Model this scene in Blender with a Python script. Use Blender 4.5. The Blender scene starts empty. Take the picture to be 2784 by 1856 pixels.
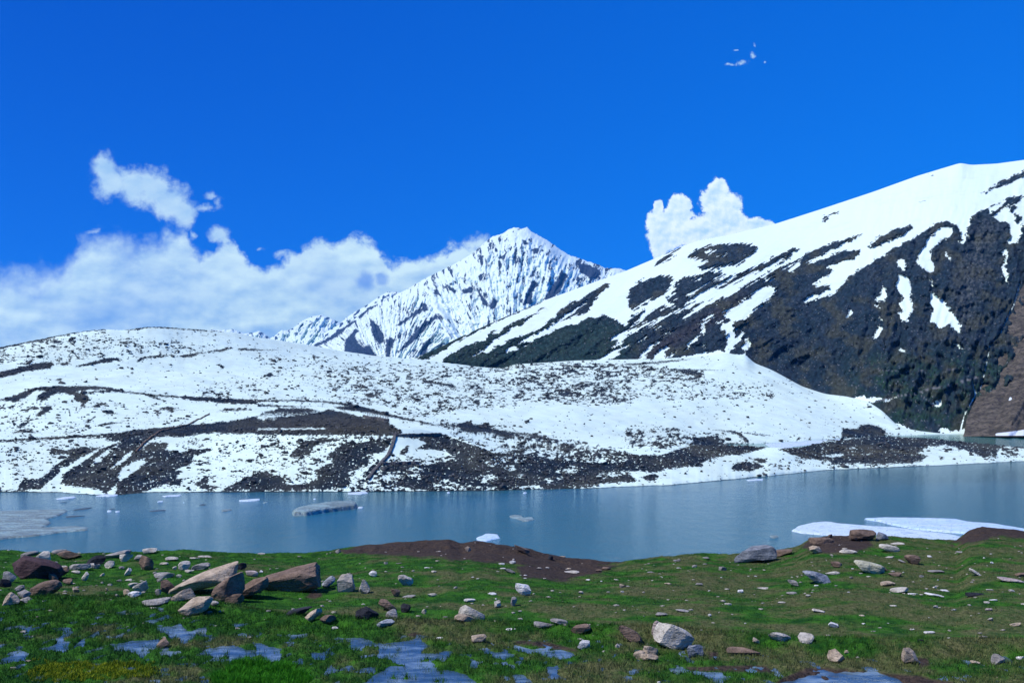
import bpy, math, random
import numpy as np
random.seed(7)
sc = bpy.context.scene
COL = sc.collection
# ---------------------------------------------------------------- camera
F = 1392/math.tan(math.radians(30)); CX = 1392.0; HY = 1101.0; CZ = 22.0
cam = bpy.data.cameras.new('camera'); camo = bpy.data.objects.new('camera', cam); COL.objects.link(camo)
camo.location = (0,0,CZ); camo.rotation_euler = (math.pi/2,0,0)
cam.sensor_width = 36; cam.lens = 18/math.tan(math.radians(30)); cam.shift_y = (HY-928)/2784
cam.clip_start = .5; cam.clip_end = 60000
sc.camera = camo
sc.view_settings.view_transform = 'Standard'; sc.view_settings.look = 'None'
sc.view_settings.exposure = 0.0; sc.view_settings.gamma = 1
sc.render.engine = 'CYCLES'
# ---------------------------------------------------------------- sun
SUN_EL, SUN_AZ = 55, -112          # azimuth measured clockwise from straight ahead (+Y)
se, sa = math.radians(SUN_EL), math.radians(SUN_AZ)
sl = bpy.data.lights.new('sun','SUN'); sl.energy = 4.2; sl.angle = math.radians(.5); sl.color = (1,.975,.94)
so = bpy.data.objects.new('sun', sl); COL.objects.link(so)
sdir = np.array([math.sin(sa)*math.cos(se), math.cos(sa)*math.cos(se), math.sin(se)])
from mathutils import Vector
so.rotation_euler = Vector(sdir).to_track_quat('Z','Y').to_euler()
so.location = (0,0,200)
# ---------------------------------------------------------------- node helper
class NT:
    def __init__(s, nt): s.nt = nt; s.n = nt.nodes; s.l = nt.links
    def sock(s, v, inp):
        if isinstance(v, (int,float)):
            try: inp.default_value = v
            except Exception: inp.default_value = (v,v,v)
        elif isinstance(v, tuple): inp.default_value = v if len(v)==len(inp.default_value) else tuple(v)+(1,)
        else: s.l.new(v, inp)
    def m(s, op, a, b=0, c=0, clamp=False):
        n = s.n.new('ShaderNodeMath'); n.operation = op; n.use_clamp = clamp
        s.sock(a,n.inputs[0]); s.sock(b,n.inputs[1]); s.sock(c,n.inputs[2]); return n.outputs[0]
    def vm(s, op, a, b=(0,0,0)):
        n = s.n.new('ShaderNodeVectorMath'); n.operation = op
        s.sock(a,n.inputs[0]); s.sock(b,n.inputs[1]); return n.outputs[0]
    def noise(s, vec, scale, detail=5, rough=.55, dist=0, col=False):
        n = s.n.new('ShaderNodeTexNoise'); s.sock(vec,n.inputs['Vector'])
        n.inputs['Scale'].default_value=scale; n.inputs['Detail'].default_value=detail
        n.inputs['Roughness'].default_value=rough; n.inputs['Distortion'].default_value=dist
        return n.outputs['Color' if col else 'Fac']
    def voro(s, vec, scale, feature='F1', out='Distance'):
        n = s.n.new('ShaderNodeTexVoronoi'); n.feature=feature; s.sock(vec,n.inputs['Vector']); n.inputs['Scale'].default_value=scale
        return n.outputs[out]
    def ss(s, v, a, b, lo=0, hi=1):
        n = s.n.new('ShaderNodeMapRange'); n.interpolation_type='SMOOTHSTEP'; s.sock(v,n.inputs[0])
        for i,x in enumerate((a,b,lo,hi)): n.inputs[i+1].default_value = x
        return n.outputs[0]
    def mix(s, f, a, b, mode='MIX'):
        n = s.n.new('ShaderNodeMix'); n.data_type='RGBA'; n.blend_type=mode
        s.sock(f,n.inputs[0]); s.sock(a,n.inputs[6]); s.sock(b,n.inputs[7]); return n.outputs[2]
    def xyz(s, v):
        n = s.n.new('ShaderNodeSeparateXYZ'); s.sock(v,n.inputs[0]); return n.outputs
    def comb(s, x, y, z=0):
        n = s.n.new('ShaderNodeCombineXYZ'); s.sock(x,n.inputs[0]); s.sock(y,n.inputs[1]); s.sock(z,n.inputs[2]); return n.outputs[0]
    def attr(s, name, out='Fac'):
        n = s.n.new('ShaderNodeAttribute'); n.attribute_name = name; return n.outputs[out]
    def pos(s):
        return s.n.new('ShaderNodeNewGeometry').outputs['Position']
    def bump(s, h, strength, dist, nrm=None):
        n = s.n.new('ShaderNodeBump'); s.sock(h,n.inputs['Height']); n.inputs['Strength'].default_value=strength
        n.inputs['Distance'].default_value=dist
        if nrm is not None: s.l.new(nrm, n.inputs['Normal'])
        return n.outputs[0]
    def principled(s, col, rough=.8, spec=.3, normal=None, ior=1.45):
        for n in list(s.n):
            if n.type in ('BSDF_PRINCIPLED','OUTPUT_MATERIAL'): s.n.remove(n)
        b = s.n.new('ShaderNodeBsdfPrincipled'); o = s.n.new('ShaderNodeOutputMaterial'); s.l.new(b.outputs[0], o.inputs[0])
        s.sock(col,b.inputs['Base Color']); s.sock(rough,b.inputs['Roughness']); b.inputs['Specular IOR Level'].default_value=spec
        b.inputs['IOR'].default_value=ior
        if normal is not None: s.l.new(normal,b.inputs['Normal'])
        return b
def material(name):
    m = bpy.data.materials.new(name); m.use_nodes = True; return m, NT(m.node_tree)
# ---------------------------------------------------------------- world: sky and clouds
W = bpy.data.worlds.new('World'); sc.world = W; W.use_nodes = True
t = NT(W.node_tree); t.n.clear()
sky = t.n.new('ShaderNodeTexSky'); sky.sky_type='NISHITA'; sky.sun_disc=False
sky.sun_elevation = se; sky.sun_rotation = sa; sky.altitude = 3500; sky.air_density = 1.0; sky.dust_density = .3; sky.ozone_density = 3
tc = t.n.new('ShaderNodeTexCoord'); dirv = tc.outputs['Generated']
X,Y,Z = t.xyz(dirv)
SKYS = .085
SKYN = t.vm('MULTIPLY', sky.outputs[0], (SKYS*.03, SKYS*.84, SKYS*1.95))
Yc = t.m('MAXIMUM', Y, .02)
u = t.m('DIVIDE', X, Yc); w = t.m('DIVIDE', Z, Yc)
PX = t.m('MULTIPLY', u, F/100); PY = t.m('MULTIPLY', w, F/100)     # hundredths: 1 unit = 100 photo pixels of angle
uv = t.comb(PX, PY, 0)
front = t.ss(Y, .15, .35)
skyc = t.mix(.62, SKYN, t.mix(t.ss(X,-.6,.6), (.000,.110,.74), (.000,.235,1.02)))
skyc = t.mix(t.ss(Z,.12,.5), skyc, t.vm('MULTIPLY', skyc, (.9,.74,.88)))
def cpt(x, y): return ((x-CX)/100, (HY-y)/100)
warp = t.vm('SUBTRACT', t.noise(uv, 1.3, 6, .6, col=True), (.5,.5,.5))
def ell(lst, fr, warpamt):
    x0,y0,s = fr
    p = t.vm('ADD', uv, t.vm('MULTIPLY', warp, (warpamt,warpamt,0)))
    out = None
    for (cx,cy,rx,ry) in lst:
        a,b = cpt(x0+cx*s, y0+cy*s)
        q = t.vm('MULTIPLY', t.vm('SUBTRACT', p, (a,b,0)), (100/(rx*s),100/(ry*s),0))
        n = t.n.new('ShaderNodeVectorMath'); n.operation='LENGTH'; t.l.new(q,n.inputs[0])
        v = t.m('SUBTRACT', 1, n.outputs['Value'])
        out = v if out is None else t.m('SMOOTH_MAX', out, v, .25)
    return out
FL = (0,400,1000/2352); FN = (1650,100,1134/2352); FM=(800,600,950/2352)
n_fine = t.noise(uv, 2.2, 9, .62); n_low = t.noise(t.vm('MULTIPLY',uv,(.6,1.1,1)), .6, 5, .5); n_mid = t.noise(uv, 1.1, 8, .6)
uvoff = t.vm('ADD', uv, (-.12,.22,0))
relief = t.m('SUBTRACT', t.noise(t.vm('MULTIPLY',uv,(.8,1.3,1)),.75,6,.5), t.noise(t.vm('MULTIPLY',uvoff,(.8,1.3,1)),.75,6,.5))
n_f2 = t.noise(uv, 6, 7, .65)
reliefs = t.m('SUBTRACT', t.noise(uv,2.4,5,.55), t.noise(t.vm('ADD',uv,(-.06,.10,0)),2.4,5,.55))
# bank: top edge as a curve over the azimuth
fc = t.n.new('ShaderNodeFloatCurve'); cm = fc.mapping; cv = cm.curves[0]
top = [(-900,760),(-300,740),(0,712),(120,706),(205,668),(222,634),(315,622),(370,640),(425,640),(476,618),(520,650),(560,675),(640,668),(662,712),(725,712),(790,706),(830,670),(890,652),(940,655),(965,648),(1020,665),(1050,690),(1080,705),(1130,703),(1205,690),(1216,672),(1256,650),(1320,650),(1400,690),(1500,800),(1650,1100),(1900,1300)]
XA,XB = -900.,1900.; YA,YB = 1300.,600.
for i,(x,y) in enumerate(top):
    a=(x-XA)/(XB-XA); b=(y-YA)/(YB-YA)
    if i==0: cv.points[0].location=(a,b)
    elif i==len(top)-1: cv.points[-1].location=(a,b)
    else: cv.points.new(a,b)
for p in cv.points: p.handle_type='AUTO'
cm.update()
wPX,wPY,_ = t.xyz(t.vm('ADD', uv, t.vm('MULTIPLY', warp, (.9,.6,0))))
t.l.new(t.m('DIVIDE', t.m('ADD', wPX, (CX-XA)/100), (XB-XA)/100), fc.inputs['Value'])
topy = t.m('MULTIPLY_ADD', fc.outputs[0], (YA-YB)/100, (HY-YA)/100)
bank = t.m('SUBTRACT', topy, wPY)                                   # + below the top edge
bankd = t.m('ADD', bank, t.m('MULTIPLY', t.m('SUBTRACT', n_mid, .5), 1.6))
hole = ell([(480,400,60,60),(590,390,45,35)], FM, .5)
softl = t.ss(PX, (300-CX)/100, (620-CX)/100)                        # bank edge is softer at its left end
wide = t.m('MULTIPLY_ADD', softl, -.75, 1.1)
bankm = t.m('DIVIDE', t.m('ADD', bankd, .12), wide, clamp=True)
bankm = t.ss(bankm, 0, 1)
thin = t.ss(t.m('ADD', n_low, t.m('MULTIPLY', bank, -.02)), .3, .6, .80, 1.0)
bankm = t.m('MULTIPLY', bankm, thin)
bankm = t.m('MULTIPLY', bankm, t.ss(hole, -.5, .6, 1, .45))
fr_fade = t.ss(PX, 1.4, 3.5, 1, 0)
bankm = t.m('MULTIPLY', bankm, fr_fade)
# separate clouds
c1 = ell([(670,150,90,125),(720,225,140,120),(860,245,160,130),(990,275,150,145),(1090,345,150,130),(1175,420,90,110),(1400,560,80,62)], FL, .22)
c1b = ell([(1300,380,110,34),(1390,350,50,60),(1350,300,60,30),(880,360,80,36),(1420,600,60,30),(1660,640,45,18),(1800,680,70,32),(600,540,80,28),(1240,560,36,50)], FL, .5)
c3 = ell([(632,855,66,66),(600,925,95,85),(690,960,80,90),(640,1010,110,100),(700,1040,110,90),(410,950,74,66),(400,1020,90,80),(292,960,34,50),(280,1050,70,90),(330,1130,110,100),(560,1110,220,110),(830,1060,110,52),(910,1070,50,30),(300,1210,50,70)], FN, .22)
c4 = ell([(700,155,42,14),(770,145,50,16),(820,115,22,26),(835,60,12,22),(740,78,24,7),(887,150,10,14)], FN, .35)
d1 = t.ss(t.m('ADD', t.m('ADD', c1, .16), t.m('MULTIPLY', t.m('SUBTRACT', n_fine, .5), 1.6)), .0, .75)
d1b = t.m('MULTIPLY', t.ss(t.m('ADD', c1b, t.m('MULTIPLY', t.m('SUBTRACT', n_fine, .5), 2.6)), .1, 1.1), .7)
d3 = t.ss(t.m('ADD', c3, t.m('MULTIPLY', t.m('ADD', t.m('SUBTRACT', n_f2, .5), t.m('SUBTRACT', n_fine, .5)), .75)), .0, .24)
d4 = t.m('MULTIPLY', t.ss(t.m('ADD', c4, t.m('MULTIPLY', t.m('SUBTRACT', n_f2, .5), 3.0)), .15, 1.2), .75)
# cloud colours: bright tops, blue-grey bodies
low = t.ss(bank, .1, 3.2)
lit = t.m('ADD', t.m('MULTIPLY_ADD', low, -.42, .78), t.m('MULTIPLY', relief, 3.0), clamp=True)
bankc = t.mix(lit, (.30,.55,.90), (.78,1.02,1.06))
c3lit = t.m('ADD', t.m('MULTIPLY', reliefs, 2.2), t.ss(c3, .1, 1.2, .85, .45), clamp=True)
c3c = t.mix(c3lit, (.44,.74,.98), (.96,1.12,1.14))
c1c = t.mix(t.m('ADD', t.m('MULTIPLY', relief, 2.5), .45, clamp=True), (.42,.68,.96), (.78,1.0,1.06))
out = t.mix(t.m('MULTIPLY', bankm, front), skyc, bankc)
out = t.mix(t.m('MULTIPLY', t.m('MAXIMUM', t.m('MULTIPLY', d1, .93), d1b), front), out, c1c)
out = t.mix(t.m('MULTIPLY', d3, front), out, c3c)
out = t.mix(t.m('MULTIPLY', d4, front), out, (.55,.82,1.0))
bg = t.n.new('ShaderNodeBackground'); t.l.new(out, bg.inputs[0]); bg.inputs[1].default_value = 1.0
wo = t.n.new('ShaderNodeOutputWorld'); t.l.new(bg.outputs[0], wo.inputs[0])
W.cycles.sampling_method = 'MANUAL'; W.cycles.sample_map_resolution = 512
# ---------------------------------------------------------------- numpy noise
_rng = np.random.RandomState(11); _P = _rng.permutation(4096); _G = _rng.rand(4096)*2*math.pi
_GX, _GY = np.cos(_G), np.sin(_G)
def pn(x, y, seed=0):
    xi = np.floor(x).astype(np.int64); yi = np.floor(y).astype(np.int64); fx = x-xi; fy = y-yi
    def g(ix,iy,dx,dy):
        h = _P[(_P[(ix+seed*131)&4095]+iy)&4095]; return _GX[h]*dx+_GY[h]*dy
    sx = fx*fx*fx*(fx*(fx*6-15)+10); sy = fy*fy*fy*(fy*(fy*6-15)+10)
    a = g(xi,yi,fx,fy); b = g(xi+1,yi,fx-1,fy); c = g(xi,yi+1,fx,fy-1); d = g(xi+1,yi+1,fx-1,fy-1)
    return ((a+(b-a)*sx)*(1-sy)+(c+(d-c)*sx)*sy)*1.45
def fbm(x, y, o=5, seed=0, r=.5):
    s = 0; a = 1; n = 0
    for i in range(o):
        s = s+a*pn(x*2**i+i*17.3, y*2**i-i*9.1, seed+i); n += a; a *= r
    return s/n
def ridged(x, y, o=4, seed=0, r=.5):
    s = 0; a = 1; n = 0
    for i in range(o):
        s = s+a*(1-2*np.abs(pn(x*2**i+i*7.7, y*2**i-i*3.3, seed+i))); n += a; a *= r
    return s/n
def sst(x,a,b):
    q = np.clip((x-a)/(b-a),0,1); return q*q*(3-2*q)
def lerp(a,b,f): return a+(b-a)*f
# photo angles -> world and back
def proj(X,Y,Z): return CX+X/Y*F, HY-(Z-CZ)/Y*F
def unp(x,y,D): return (x-CX)/F*D, D, CZ-(y-HY)/F*D
fr = lambda x0,y0,x1,w: (x0,y0,(x1-x0)/w)
fA=fr(0,1440,700,2352); fB=fr(700,1440,1400,2352); fC=fr(1400,1440,2100,2352); fD=fr(2084,1400,2784,2352)
fE=fr(0,860,700,2195); fF=fr(700,860,1400,2195); fG=fr(1400,860,2100,2195); fH=fr(2084,860,2784,2195)
fI=fr(0,1300,1000,2352); fJ=fr(1000,1300,2000,2352); fK=fr(1784,1150,2784,2352)
fM=fr(800,600,1750,2352); fN=fr(1650,100,2784,2352); fO=fr(1600,560,2784,2352); fP=fr(2384,700,2784,1140)
def T(frm, pts): 
    return np.array([(frm[0]+x*frm[2], frm[1]+y*frm[2]) for x,y in pts], float)
# signed-distance raster of hand-traced patch outlines (photo angle units, sampled per vertex)
class Raster:
    def __init__(s, x0,y0,x1,y1,step,val):
        s.x0,s.y0,s.st = x0,y0,step; s.xs=np.arange(x0,x1+step,step); s.ys=np.arange(y0,y1+step,step)
        s.F = np.full((len(s.ys),len(s.xs)), float(val))
    def sd(s, P, pad=16, line=None):
        x0,y0 = P.min(0)-pad; x1,y1 = P.max(0)+pad
        i0=max(0,int((x0-s.x0)/s.st)); i1=min(len(s.xs),int((x1-s.x0)/s.st)+2); j0=max(0,int((y0-s.y0)/s.st)); j1=min(len(s.ys),int((y1-s.y0)/s.st)+2)
        if i1<=i0 or j1<=j0: return None
        gx,gy=np.meshgrid(s.xs[i0:i1],s.ys[j0:j1]); d2=np.full(gx.shape,1e9); ins=np.zeros(gx.shape,bool)
        n=len(P); rng=range(n) if line is None else range(n-1)
        for k in rng:
            ax,ay=P[k]; bx,by=P[(k+1)%n]; ex,ey=bx-ax,by-ay; L=ex*ex+ey*ey+1e-9
            tt=np.clip(((gx-ax)*ex+(gy-ay)*ey)/L,0,1); d2=np.minimum(d2,(gx-ax-tt*ex)**2+(gy-ay-tt*ey)**2)
            if line is None and abs(ey)>1e-9:
                c=(ay>gy)!=(by>gy); ins^= c & (gx<ax+(gy-ay)/ey*ex)
        d=np.sqrt(d2); v = np.where(ins,d,-d) if line is None else line-d
        return (slice(j0,j1),slice(i0,i1)), v
    def add(s, P, sign, line=None):       # sign +1: raise (patch of the positive kind), -1: lower
        r = s.sd(P, line=line)
        if r is None: return
        sl,v = r
        v = np.clip(v,-12,12)
        s.F[sl] = np.maximum(s.F[sl],v) if sign>0 else np.minimum(s.F[sl],-v)
    def at(s,x,y):
        a=np.clip((x-s.x0)/s.st,0,len(s.xs)-1.001); b=np.clip((y-s.y0)/s.st,0,len(s.ys)-1.001)
        i=a.astype(int); j=b.astype(int); fx=a-i; fy=b-j; Q=s.F
        return (Q[j,i]*(1-fx)+Q[j,i+1]*fx)*(1-fy)+(Q[j+1,i]*(1-fx)+Q[j+1,i+1]*fx)*fy
# ---------------------------------------------------------------- objects
def tagit(o, label=None, cat=None, group=None, kind=None):
    if label: o['label']=label
    if cat: o['category']=cat
    if group: o['group']=group
    if kind: o['kind']=kind
    return o
def mesh_np(name, V, Fq, mat, attrs=None, smooth=True, cols=None):
    me = bpy.data.meshes.new(name); V=np.asarray(V,np.float32); Fq=np.asarray(Fq,np.int32)
    k=Fq.shape[1]
    me.vertices.add(len(V)); me.vertices.foreach_set('co',V.ravel())
    me.loops.add(Fq.size); me.loops.foreach_set('vertex_index',Fq.ravel())
    me.polygons.add(len(Fq)); me.polygons.foreach_set('loop_start',np.arange(0,Fq.size,k,dtype=np.int32))
    me.polygons.foreach_set('loop_total',np.full(len(Fq),k,np.int32))
    me.update(calc_edges=True); me.validate()
    me.polygons.foreach_set('use_smooth',np.full(len(me.polygons),smooth))
    for n,a in (attrs or {}).items():
        at=me.attributes.new(n,'FLOAT','POINT'); at.data.foreach_set('value',np.asarray(a,np.float32).ravel())
    for n,a in (cols or {}).items():
        at=me.attributes.new(n,'FLOAT_COLOR','POINT'); c=np.ones((len(V),4),np.float32); c[:,:3]=a.reshape(-1,3); at.data.foreach_set('color',c.ravel())
    me.materials.append(mat)
    o=bpy.data.objects.new(name,me); COL.objects.link(o); return o
def grid_faces(nr,nc):
    idx=np.arange(nr*nc).reshape(nr,nc)
    return np.stack([idx[:-1,:-1],idx[:-1,1:],idx[1:,1:],idx[1:,:-1]],-1).reshape(-1,4)
def grid_obj(name, X,Y,Z, mat, attrs=None, cols=None):
    nr,nc=X.shape
    return mesh_np(name, np.stack([X,Y,Z],-1).reshape(-1,3), grid_faces(nr,nc), mat, attrs, True, cols)
def cur(pts, x):
    p=np.array(sorted(pts),float); return np.interp(x,p[:,0],p[:,1])
def smooth1(a, k, axis):
    ker=np.exp(-np.linspace(-2,2,2*k+1)**2); ker/=ker.sum()
    b=np.pad(a,[(k,k) if i==axis else (0,0) for i in range(2)],mode='edge')
    return np.apply_along_axis(lambda v: np.convolve(v,ker,'valid'),axis,b)
# ================================================================ far shore: hill and mountains
def snow_rock_material(name, nscale, bumpd, snowc=(.74,.88,.79), wid=.16, rockvar=.5, edge=1.1, stones=0.0, rockbump=1.0, dl=.5):
    m,t = material(name); p = t.pos()
    s = t.attr('snow'); c = t.attr('ground','Color')
    n1 = t.noise(p, nscale, 6, .62); n2 = t.noise(p, nscale*.23, 4, .55); n3 = t.noise(p, nscale*3.1, 3, .6)
    v = t.m('ADD', t.m('MULTIPLY', s, .25), t.m('MULTIPLY', t.m('SUBTRACT', n1, .5), edge*2))
    f = t.ss(v, -wid, wid)
    k = t.m('ADD', t.m('MULTIPLY', n1, 1.3*rockvar), t.m('MULTIPLY_ADD', n3, 1.2*rockvar, 1-1.25*rockvar))
    rc = t.vm('MULTIPLY', c, t.comb(k,k,k))
    if stones:
        vo = t.voro(p, nscale*1.4, out='Color'); vx,vy,vz = t.xyz(vo)
        pick = t.ss(vx, 1-stones, 1-stones+.02)
        d = t.voro(p, nscale*1.4); pick = t.m('MULTIPLY', pick, t.ss(d, .28, .36, 1, 0))
        rc = t.mix(t.m('MULTIPLY',pick,t.m('MULTIPLY_ADD',vy,.7,.2)), rc, (.21,.22,.23))
    dirt = t.ss(t.m('ADD',t.m('MULTIPLY',n2,.5),t.m('MULTIPLY',t.noise(t.vm('MULTIPLY',p,(1,.6,1)),nscale*.05,5,.6),.5)), dl, dl+.22)
    sc_ = t.mix(t.m('MULTIPLY', dirt, .60), snowc, (snowc[0]*.86,snowc[1]*.83,snowc[2]*.78))
    col = t.mix(f, rc, sc_)
    hb = t.m('MULTIPLY', t.m('SUBTRACT', 1, f), n3)
    h = t.m('ADD', t.m('MULTIPLY', hb, rockbump), t.m('MULTIPLY', f, t.m('MULTIPLY_ADD', n2, .5, .35)))
    b = t.bump(h, .8, bumpd)
    t.principled(col, t.m('MULTIPLY_ADD', f, -.2, .9), .15, b)
    return m
M_hill = snow_rock_material('hill_snow_and_scree', .9, .5, stones=.34, edge=2.0, rockvar=.65, snowc=(.71,.875,.745), dl=.40)
M_mtn = snow_rock_material('mountain_snow_and_rock', .30, 1.6, stones=.22, edge=1.6, rockvar=.65)
M_peak = snow_rock_material('peak_snow_and_rock', .035, 14, wid=.3, edge=.9)

XS = np.arange(-420, 3230, 2.4)
_ker=lambda s: (lambda v: v/v.sum())(np.exp(-np.linspace(-3,3,6*s+1)**2/2))
def sm_(a,s=9):
    k=_ker(s); n=3*s; l=2*a[0]-a[n:0:-1]; r=2*a[-1]-a[-2:-n-2:-1]; return np.convolve(np.r_[l,a,r],k,'valid')
S_y = cur([(-420,1338),(0,1337),(160,1338),(255,1345),(320,1345),(400,1338),(1000,1336.5),(1300,1334),(1480,1329.5),(1604,1327),(1719,1321.5),(1827,1318),(1958,1305.6),(2100,1292.8),(2243,1277.5),(2422,1270),(2592,1263),(2784,1253),(3230,1236)], XS)
S_y = S_y + 1.6*fbm(XS/46,XS*0,4,5)
S_D = CZ*F/(S_y-HY)
R1_y = cur([(-420,1215),(0,1198),(319,1180),(542,1171),(700,1169),(1060,1175),(1210,1184),(1290,1214),(1338,1232),(1400,1238),(1560,1252),(1719,1238),(1878,1211),(2038,1207),(2137,1216),(2243,1200),(2400,1189),(2485,1190),(2592,1196),(2700,1208),(2784,1215),(3230,1236)], XS)
R1_z = cur([(-420,10),(0,11),(700,14),(1060,14),(1210,12.5),(1338,8),(1560,5),(1719,6),(1878,8),(2038,7.8),(2137,7),(2400,6.5),(2600,5),(2784,3.2),(3230,2.4)], XS)
R1_D = (CZ-R1_z)*F/(R1_y-HY)
M1 = [(-420,1095,370),(0,1088,372),(127,1057,385),(287,1058,388),(478,1078,395),(700,1088,410),(1000,1112,430),(1300,1150,420),(1560,1172,430),(1800,1196,465),(1950,1207,495),(2082,1205,510),(2252,1195,564),(2379,1186,624),(2486,1182,655),(2784,1181,663),(3230,1180,671)]
M1_y = cur([(a,b) for a,b,c in M1],XS); M1_D = cur([(a,c) for a,b,c in M1],XS)
m0 = XS>2082; M1_y=sm_(M1_y); M1_D[m0] = (CZ*F/(M1_y-HY))[m0]; M1_D=sm_(M1_D); R1_y=sm_(R1_y,5); R1_z=sm_(R1_z,12); R1_D=sm_((CZ-R1_z)*F/(R1_y-HY),8)
M2_y = cur([(-420,1010),(0,1000),(700,1012),(1400,1062),(2000,1062),(2250,1120),(2400,1160),(2486,1181),(2784,1180.3),(3230,1179.3)],XS)
M2_D = cur([(-420,450),(0,455),(700,540),(1400,620),(2000,720),(2250,690),(2400,668),(2486,658),(2784,666),(3230,674)],XS)
C_pts = [(-420,1010),(-200,975),(0,946),(48,936.5),(127.6,920.6),(191,908),(255,899),(287,896.7),(335,899),(405,889.7),(446,890),(542,897.6),(638,904.6),(700,918),(827.6,936.5),(923,954),(1019,968),(1115,976.4),(1210,986),(1306,998.7),(1370,1002),(1400,990.8),(1495.7,986),(1559,981),(1687,978),(1783,976.4),(1910,970),(1974,960),(2006,965),(2031.5,965),(2045,985),(2100,1006.7),(2179.7,1051),(2243.5,1072),(2300,1078),(2360,1092),(2400,1118),(2440,1158),(2486,1180),(2784,1179.5),(3230,1178.5)]
C_y = cur(C_pts,XS)
C_D = cur([(-420,500),(0,520),(400,560),(700,640),(1100,800),(1400,850),(2000,850),(2180,800),(2300,760),(2430,690),(2486,661),(2784,669),(3230,677)],XS)
C_ex=sm_(C_y,3); C_y=sm_(C_y,22); C_res=C_ex-C_y; C_D=sm_(C_D,25); M2_y=sm_(M2_y,30); M2_D=sm_(M2_D,30)
zof = lambda y,D: CZ-(y-HY)/F*D
def segs(keys, counts):
    """keys: list of (D,z) arrays over the columns -> row arrays"""
    D=[];Zr=[]
    for (a,b),n in zip(zip(keys[:-1],keys[1:]),counts):
        for q in np.linspace(0,1,n,endpoint=False):
            D.append(lerp(a[0],b[0],q)); Zr.append(lerp(a[1],b[1],q))
    D.append(keys[-1][0]); Zr.append(keys[-1][1]); return np.array(D),np.array(Zr)
dipw = sst(XS,1840,2000)
W_D = lerp(R1_D+26, lerp(R1_D,M1_D,.28), dipw); W_z = lerp(R1_z+.9, -2.0+0*XS, dipw)
M1_z = zof(M1_y,M1_D); M1f_D = M1_D-3; M1f_z = lerp(M1_z, -1.2+0*XS, dipw)
zero = 0*XS
crest_n = 0.5*fbm(XS/14,zero,4,3)*(XS<1150)
C_ey=C_y
keys = [(S_D-14,zero-4.5),(S_D,zero),(R1_D,R1_z),(W_D,W_z),(lerp(W_D,M1f_D,.7),lerp(lerp(W_z,M1f_z,.6),-2+zero,dipw)),(M1f_D,M1f_z),(M1_D+1,M1_z),(M2_D,zof(M2_y,M2_D)),(C_D,zof(C_y,C_D)+crest_n),(C_D+60,zof(C_y,C_D)-14),(C_D+220,zof(C_y,C_D)-60)]
cnt = [5,92,12,12,12,3,64,62,5,3]
RD,RZ = segs(keys,cnt)
# soften the profile a little, keep the shoreline and the crest
wk = np.exp(-np.linspace(-1.6,1.6,9)**2); wk/=wk.sum()
pad=4; sm=np.apply_along_axis(lambda v: np.convolve(np.pad(v,(pad,pad),mode='edge'),wk,'valid'),0,RZ)
rown = np.arange(len(RZ))
iS=cnt[0]; iC=sum(cnt[:8])
keep = np.exp(-((rown-iS)/5.)**2)+np.exp(-((rown-iC)/4.)**2)+np.exp(-((rown-(iS+cnt[1]))/2.5)**2)*.6
RZ = lerp(sm,RZ,np.clip(keep,0,1)[:,None])
HX = (XS-CX)/F*RD
wS = np.clip(np.abs(rown-iS)/30.,0,1)*np.clip(np.abs(rown-iC)/20.,0.08,1); wS[rown<iS]=0
wM = np.where((rown>iS+cnt[1]+6)&(rown<iS+cnt[1]+cnt[2]+cnt[3]+cnt[4]+4),1,0)[:,None]*dipw
RZ = RZ - (C_res[None,:]/F*RD)*np.where(rown<=iC,np.exp(-((iC-rown)/16.)**2),1)[:,None]
RZ = RZ + wS[:,None]*(1-wM)*(2.6*fbm(HX/62,RD/62,4,1)+.8*fbm(HX/16,RD/16,4,2))
RZ = np.array([sm_(r_,2) for r_ in RZ])
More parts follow.
